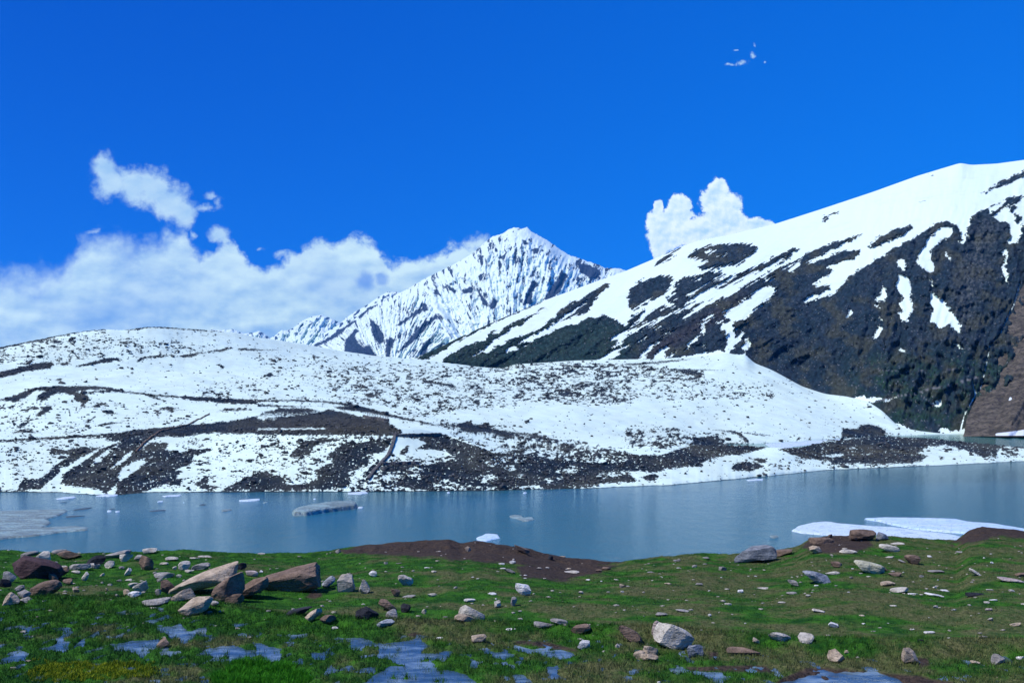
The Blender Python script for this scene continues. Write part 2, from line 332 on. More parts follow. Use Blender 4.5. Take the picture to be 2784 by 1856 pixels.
# ---- masks on the hill
R = Raster(-440,860,3240,1360,2,12)
def dk(f,p): R.add(T(f,p),-1)
def sn(f,p): R.add(T(f,p),+1)
for p in [[(0,480),(100,450),(200,430),(330,400),(440,395),(465,415),(430,450),(330,460),(200,480),(100,510),(0,530),(-300,600),(-300,560)],
 [(480,405),(560,395),(610,415),(540,425)],[(630,430),(760,400),(900,360),(1000,360),(1060,385),(980,385),(900,400),(780,420),(680,435)],
 [(1160,385),(1200,355),(1350,335),(1500,335),(1400,350),(1250,365),(1190,395)],[(1530,345),(1640,320),(1800,300),(1940,270),(1990,275),(1900,300),(1700,325),(1640,350),(1550,355)],
 [(2000,285),(2100,275),(2195,285),(2400,292),(2050,295)],
 [(-200,330),(0,255),(150,230),(400,175),(600,135),(800,105),(900,105),(900,118),(780,128),(700,142),(520,168),(350,215),(200,240),(0,285),(-200,350)],
 [(1070,120),(1270,80),(1460,88),(1700,108),(1900,125),(1900,135),(1700,125),(1450,108),(1280,100),(1180,120)],
 [(-300,760),(0,710),(100,690),(200,650),(300,610),(450,600),(600,600),(800,600),(950,615),(1100,650),(1400,680),(1700,690),(1900,700),(2195,720),(2195,755),(2000,750),(1700,730),(1500,700),(1300,685),(1420,730),(1350,715),(1200,670),(1000,650),(730,665),(760,700),(740,740),(690,790),(680,770),(700,745),(620,720),(640,680),(500,660),(440,680),(390,720),(310,730),(320,680),(390,640),(300,640),(230,690),(120,745),(110,730),(0,725)],
 [(60,780),(130,765),(120,790),(80,795)],[(165,815),(300,770),(290,790),(220,825)],[(290,865),(380,775),(445,765),(430,810),(350,860)],[(130,960),(200,910),(290,870),(270,900),(200,950)],[(770,780),(850,740),(920,750),(850,770),(790,785)],[(880,820),(960,805),(970,840),(910,845)],[(970,765),(1020,745),(1040,760)],[(1340,795),(1430,775),(1600,805),(1500,805),(1380,805)],[(720,925),(760,880),(820,850),(800,880),(740,925)],[(840,930),(940,910),(1100,895),(1000,920),(860,940)],[(440,945),(560,935),(660,940),(540,950)],[(60,1005),(200,970),(350,1000),(150,1000)],[(530,1000),(640,990),(600,1003)],
 [(1850,820),(1920,790),(2050,795),(2195,800),(2050,810),(1930,815)],[(465,545),(530,530),(520,552),(470,556)],[(1855,420),(1885,405),(1915,440),(1885,460)],[(320,225),(380,195),(370,225),(340,235)],[(435,220),(470,205),(510,220),(460,238)],[(820,110),(900,110),(850,125)],
 [(-300,1075),(0,1062),(300,1045),(700,1020),(1000,1000),(1200,970),(1500,945),(1800,915),(2000,895),(2195,855),(2195,1010),(1950,1010),(1850,1000),(1700,1010),(1550,1040),(1430,1030),(1300,1050),(1230,1075),(1020,1075),(920,1070),(900,1045),(700,1045),(400,1060),(100,1080),(0,1080),(-300,1095)],
 [(900,1060),(1020,1075),(960,1100),(850,1140),(780,1200),(720,1240),(600,1310),(540,1360),(510,1440),(560,1450),(700,1465),(850,1490),(900,1520),(980,1450),(1000,1420),(990,1520),(1170,1525),(1230,1440),(1380,1390),(1500,1310),(1620,1280),(1650,1200),(1800,1150),(1790,1130),(1640,1140),(1540,1170),(1410,1150),(1440,1090),(1370,1085),(1280,1085),(1180,1150),(1290,1050),(1230,1075),(1100,1060)],
 [(-100,1500),(140,1480),(200,1400),(330,1400),(450,1320),(530,1300),(500,1350),(400,1430),(350,1480),(200,1490)],[(420,1190),(440,1130),(560,1150),(700,1120),(850,1130),(760,1180),(650,1230),(580,1290),(420,1320),(500,1260),(600,1190),(500,1180)],
 [(1660,1270),(1780,1240),(1790,1260),(1700,1280)],[(1380,1390),(1480,1320),(1560,1325),(1500,1390),(1560,1400),(1540,1460),(1430,1440),(1300,1475),(1230,1500),(1170,1505),(1230,1440)],[(1660,1440),(1740,1380),(1800,1370),(1760,1440),(1860,1460),(1830,1490),(1720,1480)],[(1880,1490),(2000,1440),(2100,1380),(2195,1340),(2195,1490)]]: dk(fE,p)
for p in [[(640,650),(800,628),(910,632),(760,652),(700,662)],[(770,1290),(800,1230),(900,1160),(1020,1090),(1000,1120),(900,1200),(840,1260)],[(945,1315),(1000,1250),(1060,1200),(1140,1145),(1110,1200),(1020,1270)],[(1005,1420),(1010,1360),(1050,1290),(1200,1225),(1250,1250),(1150,1330),(1080,1380)],[(1270,1215),(1320,1195),(1290,1218)],[(340,1490),(420,1450),(560,1465),(700,1478),(800,1500),(600,1495)],[(1180,1500),(1280,1490),(1400,1480),(1500,1510),(1300,1515)]]: sn(fE,p)
for p in [[(0,880),(160,870),(220,850),(400,835),(560,820),(600,795),(740,825),(900,870),(1110,890),(1130,930),(1230,980),(1230,1010),(1150,1030),(850,1020),(440,1025),(0,1020),(-10,900)],
 [(0,855),(60,820),(190,790),(400,790),(560,815),(400,830),(200,845),(100,850)],[(0,718),(300,715),(560,725),(800,750),(960,790),(1200,855),(1400,900),(1600,945),(1500,940),(1200,880),(1000,840),(850,815),(700,800),(650,775),(780,770),(560,740),(300,730),(0,735)],[(0,755),(200,765),(340,770),(560,770),(300,780),(0,775)],[(940,850),(1100,880),(1050,885)],
 [(1180,1020),(1600,1010),(1700,1060),(1850,1110),(2000,1170),(2195,1180),(2195,1490),(1370,1485),(1160,1450),(1240,1390),(1350,1400),(1380,1440),(1450,1350),(1400,1320),(1500,1260),(1700,1240),(1600,1150),(1350,1140),(1450,1090),(1350,1050),(1290,1040)],
 [(-10,1340),(80,1330),(240,1400),(240,1440),(440,1440),(520,1370),(480,1330),(640,1250),(600,1180),(700,1110),(900,1080),(1130,1050),(1130,1100),(1090,1160),(930,1190),(960,1240),(900,1290),(780,1340),(800,1440),(760,1450),(620,1480),(-10,1490)],
 [(270,1200),(380,1080),(560,1040),(680,1060),(480,1120),(440,1200),(330,1210)],[(1070,1330),(1080,1270),(1370,1260),(1350,1290),(1180,1330)],[(1200,1190),(1260,1120),(1290,1110),(1270,1190)],[(1270,1210),(1330,1210),(1300,1240)],
 [(70,490),(110,482),(140,510),(100,525)],[(910,665),(980,655),(1000,690),(940,705)],[(1400,540),(1500,550),(1480,580),(1420,570)],[(1500,565),(1660,580),(1700,615),(1560,590)],[(1560,900),(1600,935),(1700,920),(1800,900),(1860,930),(1960,920),(2000,960),(2195,1000),(2195,1060),(2080,1040),(2000,1000),(1850,1000),(1760,990),(1720,950),(1550,940)],[(2060,1110),(2130,1090),(2150,1130),(2080,1130)],[(1850,640),(1930,630),(1920,660)],[(1840,720),(1900,715),(1890,755),(1835,750)],[(1140,760),(1185,750),(1190,785),(1140,780)],[(1280,1050),(1270,1030),(1600,1020),(1560,1040)]]: dk(fF,p)
for p in [[(0,966),(570,958),(585,970),(300,975),(0,974)],[(0,868),(100,866),(160,870),(100,874),(0,880)],[(10,888),(160,882),(160,890),(10,898)],[(200,855),(400,832),(540,820),(450,836),(250,862)],[(30,835),(250,828),(330,830),(100,842)],[(1900,1280),(2000,1220),(2195,1200),(2100,1260),(2000,1290)],[(1850,1400),(1950,1340),(2060,1380),(1950,1440)],[(1500,1420),(1600,1400),(1700,1440),(1850,1460),(2195,1470),(2195,1480),(1500,1478)],[(1600,1200),(1700,1200),(1650,1230)],[(2080,1300),(2195,1270),(2195,1330)]]: sn(fF,p)
for p in [[(0,1190),(120,1180),(200,1200),(330,1230),(600,1250),(800,1260),(950,1240),(950,1180),(1100,1190),(1240,1190),(1400,1140),(1500,1110),(1700,1090),(1900,1080),(2100,1090),(2170,1120),(2000,1170),(1900,1190),(1750,1200),(1600,1250),(1600,1290),(1450,1290),(1300,1310),(1200,1340),(1000,1330),(940,1340),(850,1330),(700,1360),(650,1380),(850,1370),(960,1350),(1030,1390),(1030,1420),(800,1430),(640,1460),(400,1475),(0,1485)],
 [(1060,1380),(1200,1350),(1230,1380),(1150,1420)],[(1840,1300),(1880,1260),(2040,1245),(2120,1290),(2050,1320),(1870,1330)],[(2000,1220),(2110,1215),(2160,1250),(2100,1260)],[(1480,1110),(1520,1040),(1700,1020),(1790,1060),(1780,1090),(1560,1110)],[(970,1090),(1010,1060),(1050,1090),(1000,1100)],[(0,995),(150,1010),(310,1040),(300,1050),(0,1010)],[(1330,960),(1350,950),(1415,970),(1400,990)],[(1580,560),(1620,560),(1620,575),(1580,572)],[(1350,470),(1500,460),(1600,485),(1590,495),(1400,485)],[(900,410),(1200,390),(1500,365),(1400,385),(1200,405),(1000,420)],[(1050,455),(1400,450),(1800,460),(1400,465)],[(1690,970),(1880,980),(1960,1030),(2000,1070),(1960,1075),(1900,1010),(1800,985)],[(1930,990),(2195,1015),(2195,1022),(2000,1010)]]: dk(fG,p)
for p in [[(0,1225),(120,1215),(60,1240),(0,1260)],[(320,1330),(450,1300),(620,1285),(540,1320),(520,1360),(400,1350)],[(250,1400),(440,1370),(370,1410),(300,1440)],[(60,1310),(170,1320),(100,1325)],[(0,1380),(80,1360),(50,1385)],[(610,1380),(900,1330),(980,1345),(830,1380),(680,1400)],[(0,1462),(200,1445),(240,1474),(0,1482)]]: sn(fG,p)
for p in [[(790,175),(850,145),(930,145),(1060,130),(1250,105),(1440,82),(1650,85),(1900,92),(2100,122),(2352,140),(2700,200),(2352,165),(2230,155),(2180,180),(2170,225),(2080,220),(2010,190),(1950,170),(1860,148),(1740,150),(1690,185),(1650,205),(1740,215),(1690,250),(1580,262),(1400,268),(1300,262),(1130,270),(1110,245),(1000,235),(950,240),(880,210)],[(2240,210),(2270,215),(2255,228)],[(2230,185),(2260,180),(2290,195),(2250,200)],[(1800,215),(1850,225),(1820,240)],[(1180,105),(1190,35),(1290,40),(1300,15),(1360,10),(1440,30),(1480,80),(1400,92)]]: dk(fK,p)
for p in [[(1065,215),(1140,205),(1210,200),(1180,220),(1120,222)],[(1220,168),(1280,160),(1270,170)],[(1330,205),(1380,200),(1350,210)]]: sn(fK,p)
# density of small rocks poking through the snow
SP = Raster(-440,860,3240,1360,4,-12)
DENS = Raster(-440,860,3240,1360,4,0.03)
for f,p,d in [(fE,[(-300,430),(0,270),(600,150),(1500,200),(1900,280),(900,350),(0,420)],.30),(fE,[(-300,900),(0,730),(1400,740),(1800,900),(600,1000),(-300,1020)],.17),
  (fE,[(-300,1090),(900,1060),(850,1130),(420,1300),(0,1490),(-300,1490)],.17),(fE,[(1500,1010),(2195,1010),(2195,1490),(1200,1500),(1600,1280)],.17),(fE,[(1700,560),(2195,560),(2195,700),(1700,700)],.25),
  (fF,[(0,1020),(1130,1010),(1140,1090),(930,1400),(800,1480),(0,1490)],.30),(fF,[(600,400),(1500,420),(2195,430),(2195,760),(1700,790),(1400,860),(1250,830),(1200,760),(700,720),(600,620)],.34),(fF,[(0,300),(700,330),(700,740),(0,720)],.18),(fF,[(1000,1240),(2195,1180),(2195,1490),(800,1490)],.50),(fF,[(1550,900),(2195,950),(2195,1180),(1850,1110),(1600,1000)],.36),
  (fG,[(0,1000),(400,1050),(700,1120),(950,1160),(950,1240),(600,1250),(330,1230),(0,1180)],.52),(fG,[(950,960),(1300,950),(1500,1000),(1800,1000),(1800,1100),(1400,1150),(980,1110)],.42),(fG,[(0,420),(500,400),(900,400),(1600,470),(1600,560),(1000,560),(1000,740),(300,740),(0,720)],.44),(fG,[(1000,560),(2195,560),(2195,720),(1000,700)],.25),(fG,[(0,1200),(900,1250),(1000,1400),(0,1490)],.45),
  (fK,[(800,100),(1700,80),(2352,150),(2352,180),(1700,160),(1700,280),(1100,280)],.30),(fK,[(2000,170),(2352,170),(2352,220),(2100,230)],.30),(fK,[(450,240),(1000,220),(900,320),(500,320)],.16)]:
    r=DENS.sd(T(f,p)); 
    if r is None: continue
    sl_,v=r; DENS.F[sl_]=np.maximum(DENS.F[sl_], d*np.clip((v+10)/14,0,1))
def hill_snow(px,py):
    wx=6.5*fbm(px/16,py/7,4,21)+3.2*fbm(px/4,py/2.5,3,22); wy=3.4*fbm(px/16,py/7,4,23)+2.4*fbm(px/4,py/2.5,3,24)
    f=R.at(px+wx,py+wy)
    d=DENS.at(px,py)
    sp=.55*pn(px/8+.4*pn(px/20,py/20,3),py/3.2,31)+.6*pn(px/17,py/6.5,32)+.34*pn(px/3.2,py/1.8,33)+.25*pn(px/45,py/18,36)
    thr=.74-1.5*d-.42*fbm(px/75,py/26,4,37)
    speck=(thr-sp)*9
    hol=.6*pn(px/9,py/4,34)+.6*pn(px/4,py/2,35); low=sst(py,1150,1190)
    f=np.where(f<0,np.maximum(f,(hol-.44)*9*low+(-9)*(1-low)),f)
    return np.clip(np.minimum(f,speck),-6,6), f
px,py = proj(HX,RD,RZ)
snowH,baseH = hill_snow(px,py)
snowH[rown<iS+1]= -6
icy = None
rockm = sst(-snowH,-.5,2.5)
RZ = RZ + rockm*(.45*ridged(HX/2.2,RD/2.2,3,41)+.25)*np.clip((rown-iS)/6.,0,1)[:,None]*(1-wM) + (1-rockm)*.35*np.clip((rown-iS)/4.,0,1)[:,None]*(1-wM)
n = fbm(HX/25,RD/25,4,51)[...,None]; n2=fbm(HX/6,RD/6,4,52)[...,None]
gcol = lerp(np.array([.011,.022,.034]),np.array([.050,.056,.048]),sst(n,-.3,.4)); gcol = gcol*(1+.5*n2)
brown = np.clip(1-((px-930)/330)**2-((py-1160)/34)**2,0,1)[...,None]; gcol=lerp(gcol,np.array([.046,.046,.036])*(1+.6*n2),brown)
olive=(np.clip(1-((px-2250)/420)**2-((py-1232)/26)**2,0,1)[...,None])*sst(n2,-.3,.3); gcol=lerp(gcol,np.array([.075,.072,.045]),olive*.8)
hill = grid_obj('snowy_hill', HX,RD,RZ, M_hill, {'snow':snowH}, {'ground':gcol}); tagit(hill,kind='structure')

# ---------------------------------------------------------------- right mountain
T_pts=[(1100,978),(1131,977.6),(1244,919),(1365,864.6),(1487,814),(1608,769.6),(1700,737),(1775,705),(1857,669),(1901,654),(1987,637.6),(2108,608.6),(2228.6,570),(2373,522),(2494,478.5),(2590,449.5),(2605,445),(2614,443.5),(2630,447),(2643,448.6),(2711,445),(2784,435),(2950,408),(3230,392)]
im = np.where(XS>1110)[0]; MXs = XS[im]
T_y = np.minimum(cur(T_pts,MXs), C_ex[im]); T_D = cur([(1100,830),(1131,880),(1400,1150),(1700,1400),(2000,1500),(2373,1550),(2784,1500),(3230,1450)],MXs)
T_ex=sm_(T_y,2); T_y=np.minimum(sm_(T_y,24),C_y[im]); T_res=T_ex-T_y; T_D=sm_(T_D,40)
cD = C_D[im]; cz = zof(C_y[im],cD); tz = zof(T_y,T_D)
nR=270
rows=np.linspace(0,1,nR)
MD=[];MZ=[]
for q in [-.06]+list(rows):
    MD.append(lerp(cD,T_D,q)); MZ.append(lerp(cz-1.0,tz,q) if q>=0 else cz-25)
MD.append(T_D+60); MZ.append(tz-12); MD.append(T_D+400); MZ.append(tz-160)
MD=np.array(MD);MZ=np.array(MZ); MX=(MXs-CX)/F*MD
qq=np.array([-.06]+list(rows)+[1.1,1.4])[:,None]
env=np.clip(qq/.08,0,1)*np.clip((1-qq)/.05,0,1)
MZ=MZ-(T_res[None,:]/F*MD)*np.exp(-(np.clip(1-qq,0,1)/.10)**2)-(C_res[im][None,:]/F*MD)*np.exp(-(np.clip(qq,0,1)/.12)**2)*np.clip(1-qq,0,1)
mpx,mpy=proj(MX,MD,MZ)
# relief: gullies run down to the lower left on the long slope, straight down on the steep face at the right
_cw=sst(mpx,2080,2480)
def _gl(a,ka,kl,fn,se): 
    c_,s_=math.cos(a),math.sin(a); w_=8*fbm(mpx/50,mpy/50,3,60); return fn((mpx*s_+mpy*c_+w_)/ka,(-mpx*c_+mpy*s_)/kl,4,se)
g1=lerp(_gl(.60,58,300,ridged,61),_gl(1.35,75,200,ridged,66),_cw); g2=lerp(_gl(.60,19,70,fbm,62),_gl(1.3,24,48,fbm,67),_cw)
crag=sst(mpx,2250,2500)*sst(mpy,500,640)
R = Raster(1000,380,3240,1230,2,12)
BD=[(2900,-330),(2600,-200),(2352,-61),(2250,-35),(2150,10),(2090,40),(2060,90),(2050,130),(2062,175),(2040,150),(2020,215),(2000,205),(2010,180),(2005,130),(1985,105),(1960,92),(1930,82),(1890,92),(1840,120),(1790,150),(1720,190),(1650,230),(1570,275),(1500,320),(1450,350),(1400,390),(1360,440),(1330,470),(1270,490),(1170,535),(1165,515),(1200,485),(1250,485),(1290,460),(1300,430),(1215,442),(1213,432),(1250,415),(1260,385),(1310,362),(1322,345),(1280,337),(1300,322),(1380,300),(1430,288),(1465,255),(1460,235),(1400,240),(1330,252),(1230,300),(1170,312),(1180,300),(1240,270),(1310,245),(1410,190),(1480,150),(1400,175),(1300,205),(1220,245),(1150,280),(1060,330),(960,375),(880,415),(800,465),(700,500),(500,545),(400,590),(200,660),(180,680),(120,700),(0,770),(-100,800),(-100,900),(600,900),(900,1150),(1700,1400),(3100,1400),(3100,-330)]
dk(fO,BD)
dk(fM,[(1000,940),(1060,890),(1150,845),(1230,815),(1280,808),(1335,745),(1420,720),(1530,660),(1690,583),(1692,592),(1600,640),(1545,690),(1470,725),(1415,755),(1330,830),(1235,885),(1290,892),(1400,825),(1520,780),(1640,735),(1720,680),(1800,600),(1900,540),(2000,480),(2090,428),(2125,425),(2118,440),(2060,490),(2020,540),(1975,620),(1870,650),(1760,690),(1640,760),(1490,820),(1500,828),(1600,810),(1650,785),(1700,765),(1800,715),(1900,690),(2000,650),(2080,633),(2150,660),(2200,695),(2215,715),(2200,745),(2352,700),(2352,1100),(1000,1100)])
dk(fM,[(800,940),(900,875),(1100,785),(1400,645),(1700,525),(1690,540),(1400,668),(1150,790),(1000,872),(900,935)])
for p in [[(1420,890),(1440,860),(1480,840),(1520,850),(1480,880)],[(1760,675),(1850,620),(1965,545),(1960,558),(1880,625),(1790,672)],[(1335,758),(1380,730),(1420,720),(1400,737),(1350,762)],[(1530,850),(1575,825),(1560,842)],[(1195,905),(1235,906),(1215,915)]]: sn(fM,p)
for p in [[(1960,115),(1920,118),(1870,140),(1830,180),(1800,230),(1775,270),(1770,310),(1810,340),(1850,367),(1868,355),(1862,310),(1845,280),(1850,240),(1880,205),(1930,180),(1965,150)],
 [(1670,300),(1700,290),(1722,325),(1710,350),(1690,348),(1675,325)],[(1675,370),(1700,375),(1730,400),(1750,440),(1735,455),(1740,490),(1750,530),(1745,570),(1725,620),(1700,628),(1670,590),(1700,570),(1680,530),(1700,500),(1675,460),(1662,420)],
 [(1580,440),(1600,445),(1612,480),(1600,525),(1560,515),(1555,490),(1580,470)],[(1845,460),(1880,490),(1930,530),(1950,570),(1990,610),(2010,650),(2010,690),(1975,670),(1950,640),(1900,660),(1870,640),(1845,610),(1865,570),(1850,520)],
 [(1550,690),(1570,650),(1588,665),(1560,715),(1538,715)],[(1395,600),(1410,560),(1425,560),(1422,590),(1405,603)],[(1975,740),(2010,755),(2025,775),(2000,772)],[(2240,235),(2262,240),(2258,330),(2270,420),(2262,420),(2240,370),(2230,340),(2245,300)],
 [(980,432),(1018,445),(1000,480),(930,540),(880,570),(850,620),(820,625),(770,625),(730,590),(728,565),(790,540),(880,480),(930,440)],[(695,630),(720,625),(750,640),(770,618),(790,640),(790,700),(800,715),(830,675),(836,690),(800,745),(770,780),(745,830),(740,780),(750,740),(740,690),(710,660)],
 [(590,640),(640,600),(688,572),(680,590),(630,630),(625,670),(610,688),(610,650)],[(515,785),(540,750),(590,705),(585,730),(540,770)],[(255,835),(275,810),(330,760),(420,690),(488,642),(480,660),(400,720),(330,780),(290,840)],[(340,840),(390,775),(432,752),(430,775),(395,840)],[(0,850),(100,800),(200,752),(228,750),(150,800),(90,850)],
 [(120,730),(130,710),(300,640),(500,545),(640,500),(770,430),(775,440),(640,512),(480,580),(340,645),(210,700),(175,745),(120,768),(165,720)],[(920,375),(760,440),(640,510),(560,560),(515,600),(518,614),(600,565),(640,535),(700,512),(760,480),(860,425)],[(255,745),(300,705),(310,710),(270,742)],[(335,660),(385,630),(388,638),(345,668)],
 [(1060,345),(1090,320),(1140,312),(1140,325),(1110,355),(1080,354)],[(955,400),(1000,385),(1005,394),(960,406)],[(840,780),(830,740),(870,720),(875,735),(855,780)],[(610,755),(630,750),(628,765),(612,765)],[(425,815),(465,785),(460,802),(430,822)],[(1845,395),(1865,400),(1860,430),(1850,430)],[(1925,255),(1950,260),(1955,300),(1940,285)],[(1680,775),(1705,780),(1710,795),(1690,790)],[(1545,530),(1580,545),(1580,558),(1555,545)],[(1570,598),(1588,605),(1580,618)],[(1150,60),(1148,62)],[(520,810),(530,805),(545,830),(500,845)],
 [(690,780),(740,790),(820,810),(850,790),(870,860),(600,880),(400,840)],[(1865,1052),(1900,1048),(1918,1075),(1885,1090)],[(1805,1072),(1840,1080),(1850,1092)]]: sn(fO,p)
for p in [[(2352,900),(2310,940),(2250,955),(2180,1010),(2210,1040),(2260,1050),(2280,1100),(2260,1165),(2300,1170),(2340,1120),(2330,1080),(2352,1060),(2500,1000),(2500,880)],[(2145,975),(2250,918),(2258,926),(2160,1000)]]: sn(fN,p)
for p in [[(2260,960),(2300,950),(2330,970),(2280,990)],[(2300,1000),(2340,1010),(2320,1060),(2290,1030)]]: dk(fN,p)
for p in [[(535,268),(580,240),(650,215),(720,208),(840,205),(880,205),(905,225),(895,250),(850,275),(840,300),(760,320),(700,330),(620,345),(605,330),(640,300),(620,290),(560,290)],[(212,530),(215,490),(230,450),(270,410),(330,400),(420,378),(458,400),(440,450),(410,480),(350,500),(290,530),(230,560)],
 [(455,430),(500,400),(600,370),(720,355),(730,370),(640,420),(600,450),(520,490),(440,520),(430,500),(480,460)],[(340,310),(400,275),(500,217),(495,232),(440,280),(380,312)],[(1505,225),(1550,180),(1650,130),(1740,105),(1748,115),(1700,155),(1620,195),(1540,225)],[(860,350),(1000,285),(1090,240),(1130,232),(1080,275),(980,325)],[(680,440),(850,355),(980,305),(950,335),(800,405),(690,450)],[(1140,280),(1250,225),(1400,175),(1480,150),(1410,190),(1300,250),(1180,300)],[(440,520),(560,470),(700,405),(760,380),(620,462),(480,540)],[(300,620),(360,560),(470,540),(420,590),(330,640)],[(180,680),(240,600),(300,560),(280,600),(240,640)]]: dk(fO,p)
for p in [[(705,275),(750,255),(745,272),(718,282)],[(640,250),(680,240),(660,260)],[(560,405),(610,385),(600,400)]]: sn(fO,p)
for p in [[(2110,885),(2180,840),(2270,795),(2330,770),(2352,750),(2500,700),(2500,740),(2352,785),(2280,825),(2200,855)],[(1210,1045),(1235,1012),(1255,1012),(1232,1045)],[(1230,1005),(1330,982),(1300,998)],[(1760,922),(1780,926),(1768,932)],[(1820,780),(1838,783),(1828,788)]]: dk(fN,p)
for p in [[(980,900),(1040,930),(1120,960),(1090,910),(1130,925),(1180,930),(1270,1000),(1050,1030)],[(1480,965),(1530,950),(1570,980),(1690,965),(1690,1010),(1480,1010)],[(700,715),(750,690),(830,675),(860,690),(960,690),(970,705),(900,735),(860,735)],[(1000,720),(1120,690),(1100,700),(1020,725)]]: sn(fH,p)
# stream and footpath traces: thin pale lines
STR=Raster(2240,680,2784,1230,1,-12)
for pts,wd in [([(740,948),(752,1010),(765,1060),(740,1110),(690,1190),(670,1250),(650,1330)],1.6),([(1108,200),(1085,290),(1060,370),(1000,500),(960,590),(880,680),(862,760),(845,850),(828,920),(805,1020),(770,1060)],1.1)]:
    STR.add(T(fP,pts),+1,line=wd)
PTH=Raster(2240,680,2784,1230,1,-12)
for pts,wd in [([(0,1115),(150,1080),(300,1060),(420,1020),(560,1000),(680,960),(830,925)],1.3),([(340,1070),(390,1110),(450,1160)],.9),([(0,880),(300,885),(460,870),(830,880)],.6)]:
    PTH.add(T(fP,pts),+1,line=wd)
mpx,mpy=proj(MX,MD,MZ)
wx=15*fbm(mpx/26,mpy/15,5,71,.6)+6*fbm(mpx/6,mpy/4,3,72); wy=9*fbm(mpx/26,mpy/15,5,73,.6)+4*fbm(mpx/6,mpy/4,3,74)
sM=R.at(mpx+wx,mpy+wy)
# long thin streaks on the left slopes, flecks low on the steep face
ang=.54; ac=mpx*math.sin(ang)+mpy*math.cos(ang); al=-mpx*math.cos(ang)+mpy*math.sin(ang)
strk=fbm(ac/4.2,al/70,4,75)
zone=sst(mpx,1640,1760)*(1-sst(mpx,2120,2260))*sst(mpy,640,700)*(1-sst(mpy,900,960))
zl=np.clip(1.25-np.abs(sM)/11,0,1)
strk2=fbm(ac/9,al/120,4,87)
sM=sM+zone*zl*(20*(strk-.03)+13*strk2)+ (1-zone)*zl*6*strk
fl=pn(mpx/3.2,mpy/2.2,76)+.4*pn(mpx/1.7,mpy/1.4,77)+.5*fbm(mpx/40,mpy/40,3,78)
flz=sst(mpx,2000,2250)*sst(mpy,600,900)
sM=np.where((sM<-2)&(flz>.1), np.maximum(sM,(fl-1.08+.12*flz)*14), sM)
fu=pn(mpx/9,mpy/4,79)+.4*pn(mpx/4,mpy/2,80)
sM=np.where(sM>2, np.minimum(sM,(1.12-fu)*10), sM)
st=STR.at(mpx,mpy)+1.0*pn(mpx/4,mpy/4,81); sM=np.maximum(sM,np.where((mpx>2240)&(mpx<2783),st*1.6,-12))
sM=np.clip(sM,-6,6)
n=fbm(mpx/60,mpy/50,4,82)[...,None]; n2=fbm(mpx/9,mpy/7,4,83)[...,None]
mc=lerp(np.array([.010,.023,.033]),np.array([.017,.029,.039]),sst(n,-.3,.4))
gr=(sst(mpx,2240,2420)*sst(mpy,930,1010))[...,None]*sst(fbm(mpx/45,mpy/30,3,84),-.35,.15)[...,None]; mc=lerp(mc,np.array([.016,.046,.022]),gr*.75*sst(fbm(mpx/7,mpy/5,3,89),-.4,.2)[...,None])
br=np.exp(-((ac-(1875*math.sin(ang)+900*math.cos(ang)))/22)**2)*(1-sst(mpx,1980,2060)); mc=lerp(mc,np.array([.040,.034,.034]),br[...,None]*.6)
ol=sst(fbm(mpx/70,mpy/45,4,88),-.05,.3)[...,None]; mc=lerp(mc,np.array([.044,.048,.032]),ol*.7)
br2=(np.exp(-((mpx-2640-(mpy-760)*-.28)/42)**2)*sst(mpy,560,640)*(1-sst(mpy,860,960)))[...,None]; mc=lerp(mc,np.array([.055,.062,.060]),br2*sst(n2,-.2,.3)*.9)
lg=(sst(-(mpx-2000)/40,-2,6)*sst(mpy,840,900))[...,None]; mc=lerp(mc,np.array([.012,.032,.028]),lg*sst((1720-mpx)/60,-1,1)[...,None]*.8)
mc=mc*1.25*(1+1.1*n2)*(1+.5*fbm(mpx/3,mpy/2.5,3,86)[...,None])
pt=sst(np.where((mpx>2240)&(mpx<2783),PTH.at(mpx,mpy)+.5*pn(mpx/5,mpy/5,85),-5),-.6,.6)[...,None]; mc=lerp(mc,np.array([.24,.24,.25]),pt*.7)
# slide the surface along the sight distance: depth relief without moving the ridge line
rk_=sst(-sM,-3,4); envd=np.clip((C_y[im]-T_y)[None,:]*np.clip(1-qq,0,1)/45.,0,1)*np.clip(qq/.08,0,1)
dd=envd*((-9-24*rk_)*g1*(.6+.15*crag)-(1.5+5*rk_)*g2*(.6+.4*crag)-crag*rk_*16*fbm(mpx/30,mpy/24,5,63)-rk_*7*fbm(mpx/14,mpy/12,4,64))
MD2=MD+dd; sc_f=MD2/MD; MX=MX*sc_f; MZ=CZ+(MZ-CZ)*sc_f; MD=MD2
MZ=MZ+sst(-sM,0,3)*(1.5*ridged(MX/9,MD/9,3,91))*env+ (sst(sM,0,3)*.8)*env
mountain=grid_obj('right_mountain',MX,MD,MZ,M_mtn,{'snow':sM},{'ground':mc}); mountain.name='snowy_mountain'; tagit(mountain,kind='structure')

# ---------------------------------------------------------------- brown slope at the right edge
m,t=material('brown_scree'); p=t.pos()
n1=t.noise(p,.12,6,.6); n3=t.noise(p,1.1,5,.65); n4=t.noise(t.vm('MULTIPLY',p,(1.2,.6,.5)),.5,4,.6)
c=t.mix(t.ss(n1,.35,.65),(.072,.066,.050),(.175,.150,.112)); c=t.mix(t.ss(n4,.45,.7),c,(.035,.030,.034)); c=t.mix(t.m('MULTIPLY',t.ss(n3,.62,.75),.5),c,(.26,.23,.2))
s=t.attr('snow'); c=t.mix(t.ss(t.m('ADD',s,t.m('MULTIPLY',t.m('SUBTRACT',n3,.5),2)),-.3,.3),c,(.80,.88,.9))
t.principled(c,.92,.1,t.bump(t.m('ADD',n3,n1),.9,1.4)); M_brown=m
ev=T(fP,[(1500,-900),(1300,-300),(1140,200),(1105,260),(1070,360),(1010,480),(960,600),(890,690),(868,780),(850,880),(822,960),(790,1040),(760,1100),(715,1190),(690,1260),(672,1370),(668,1385)])
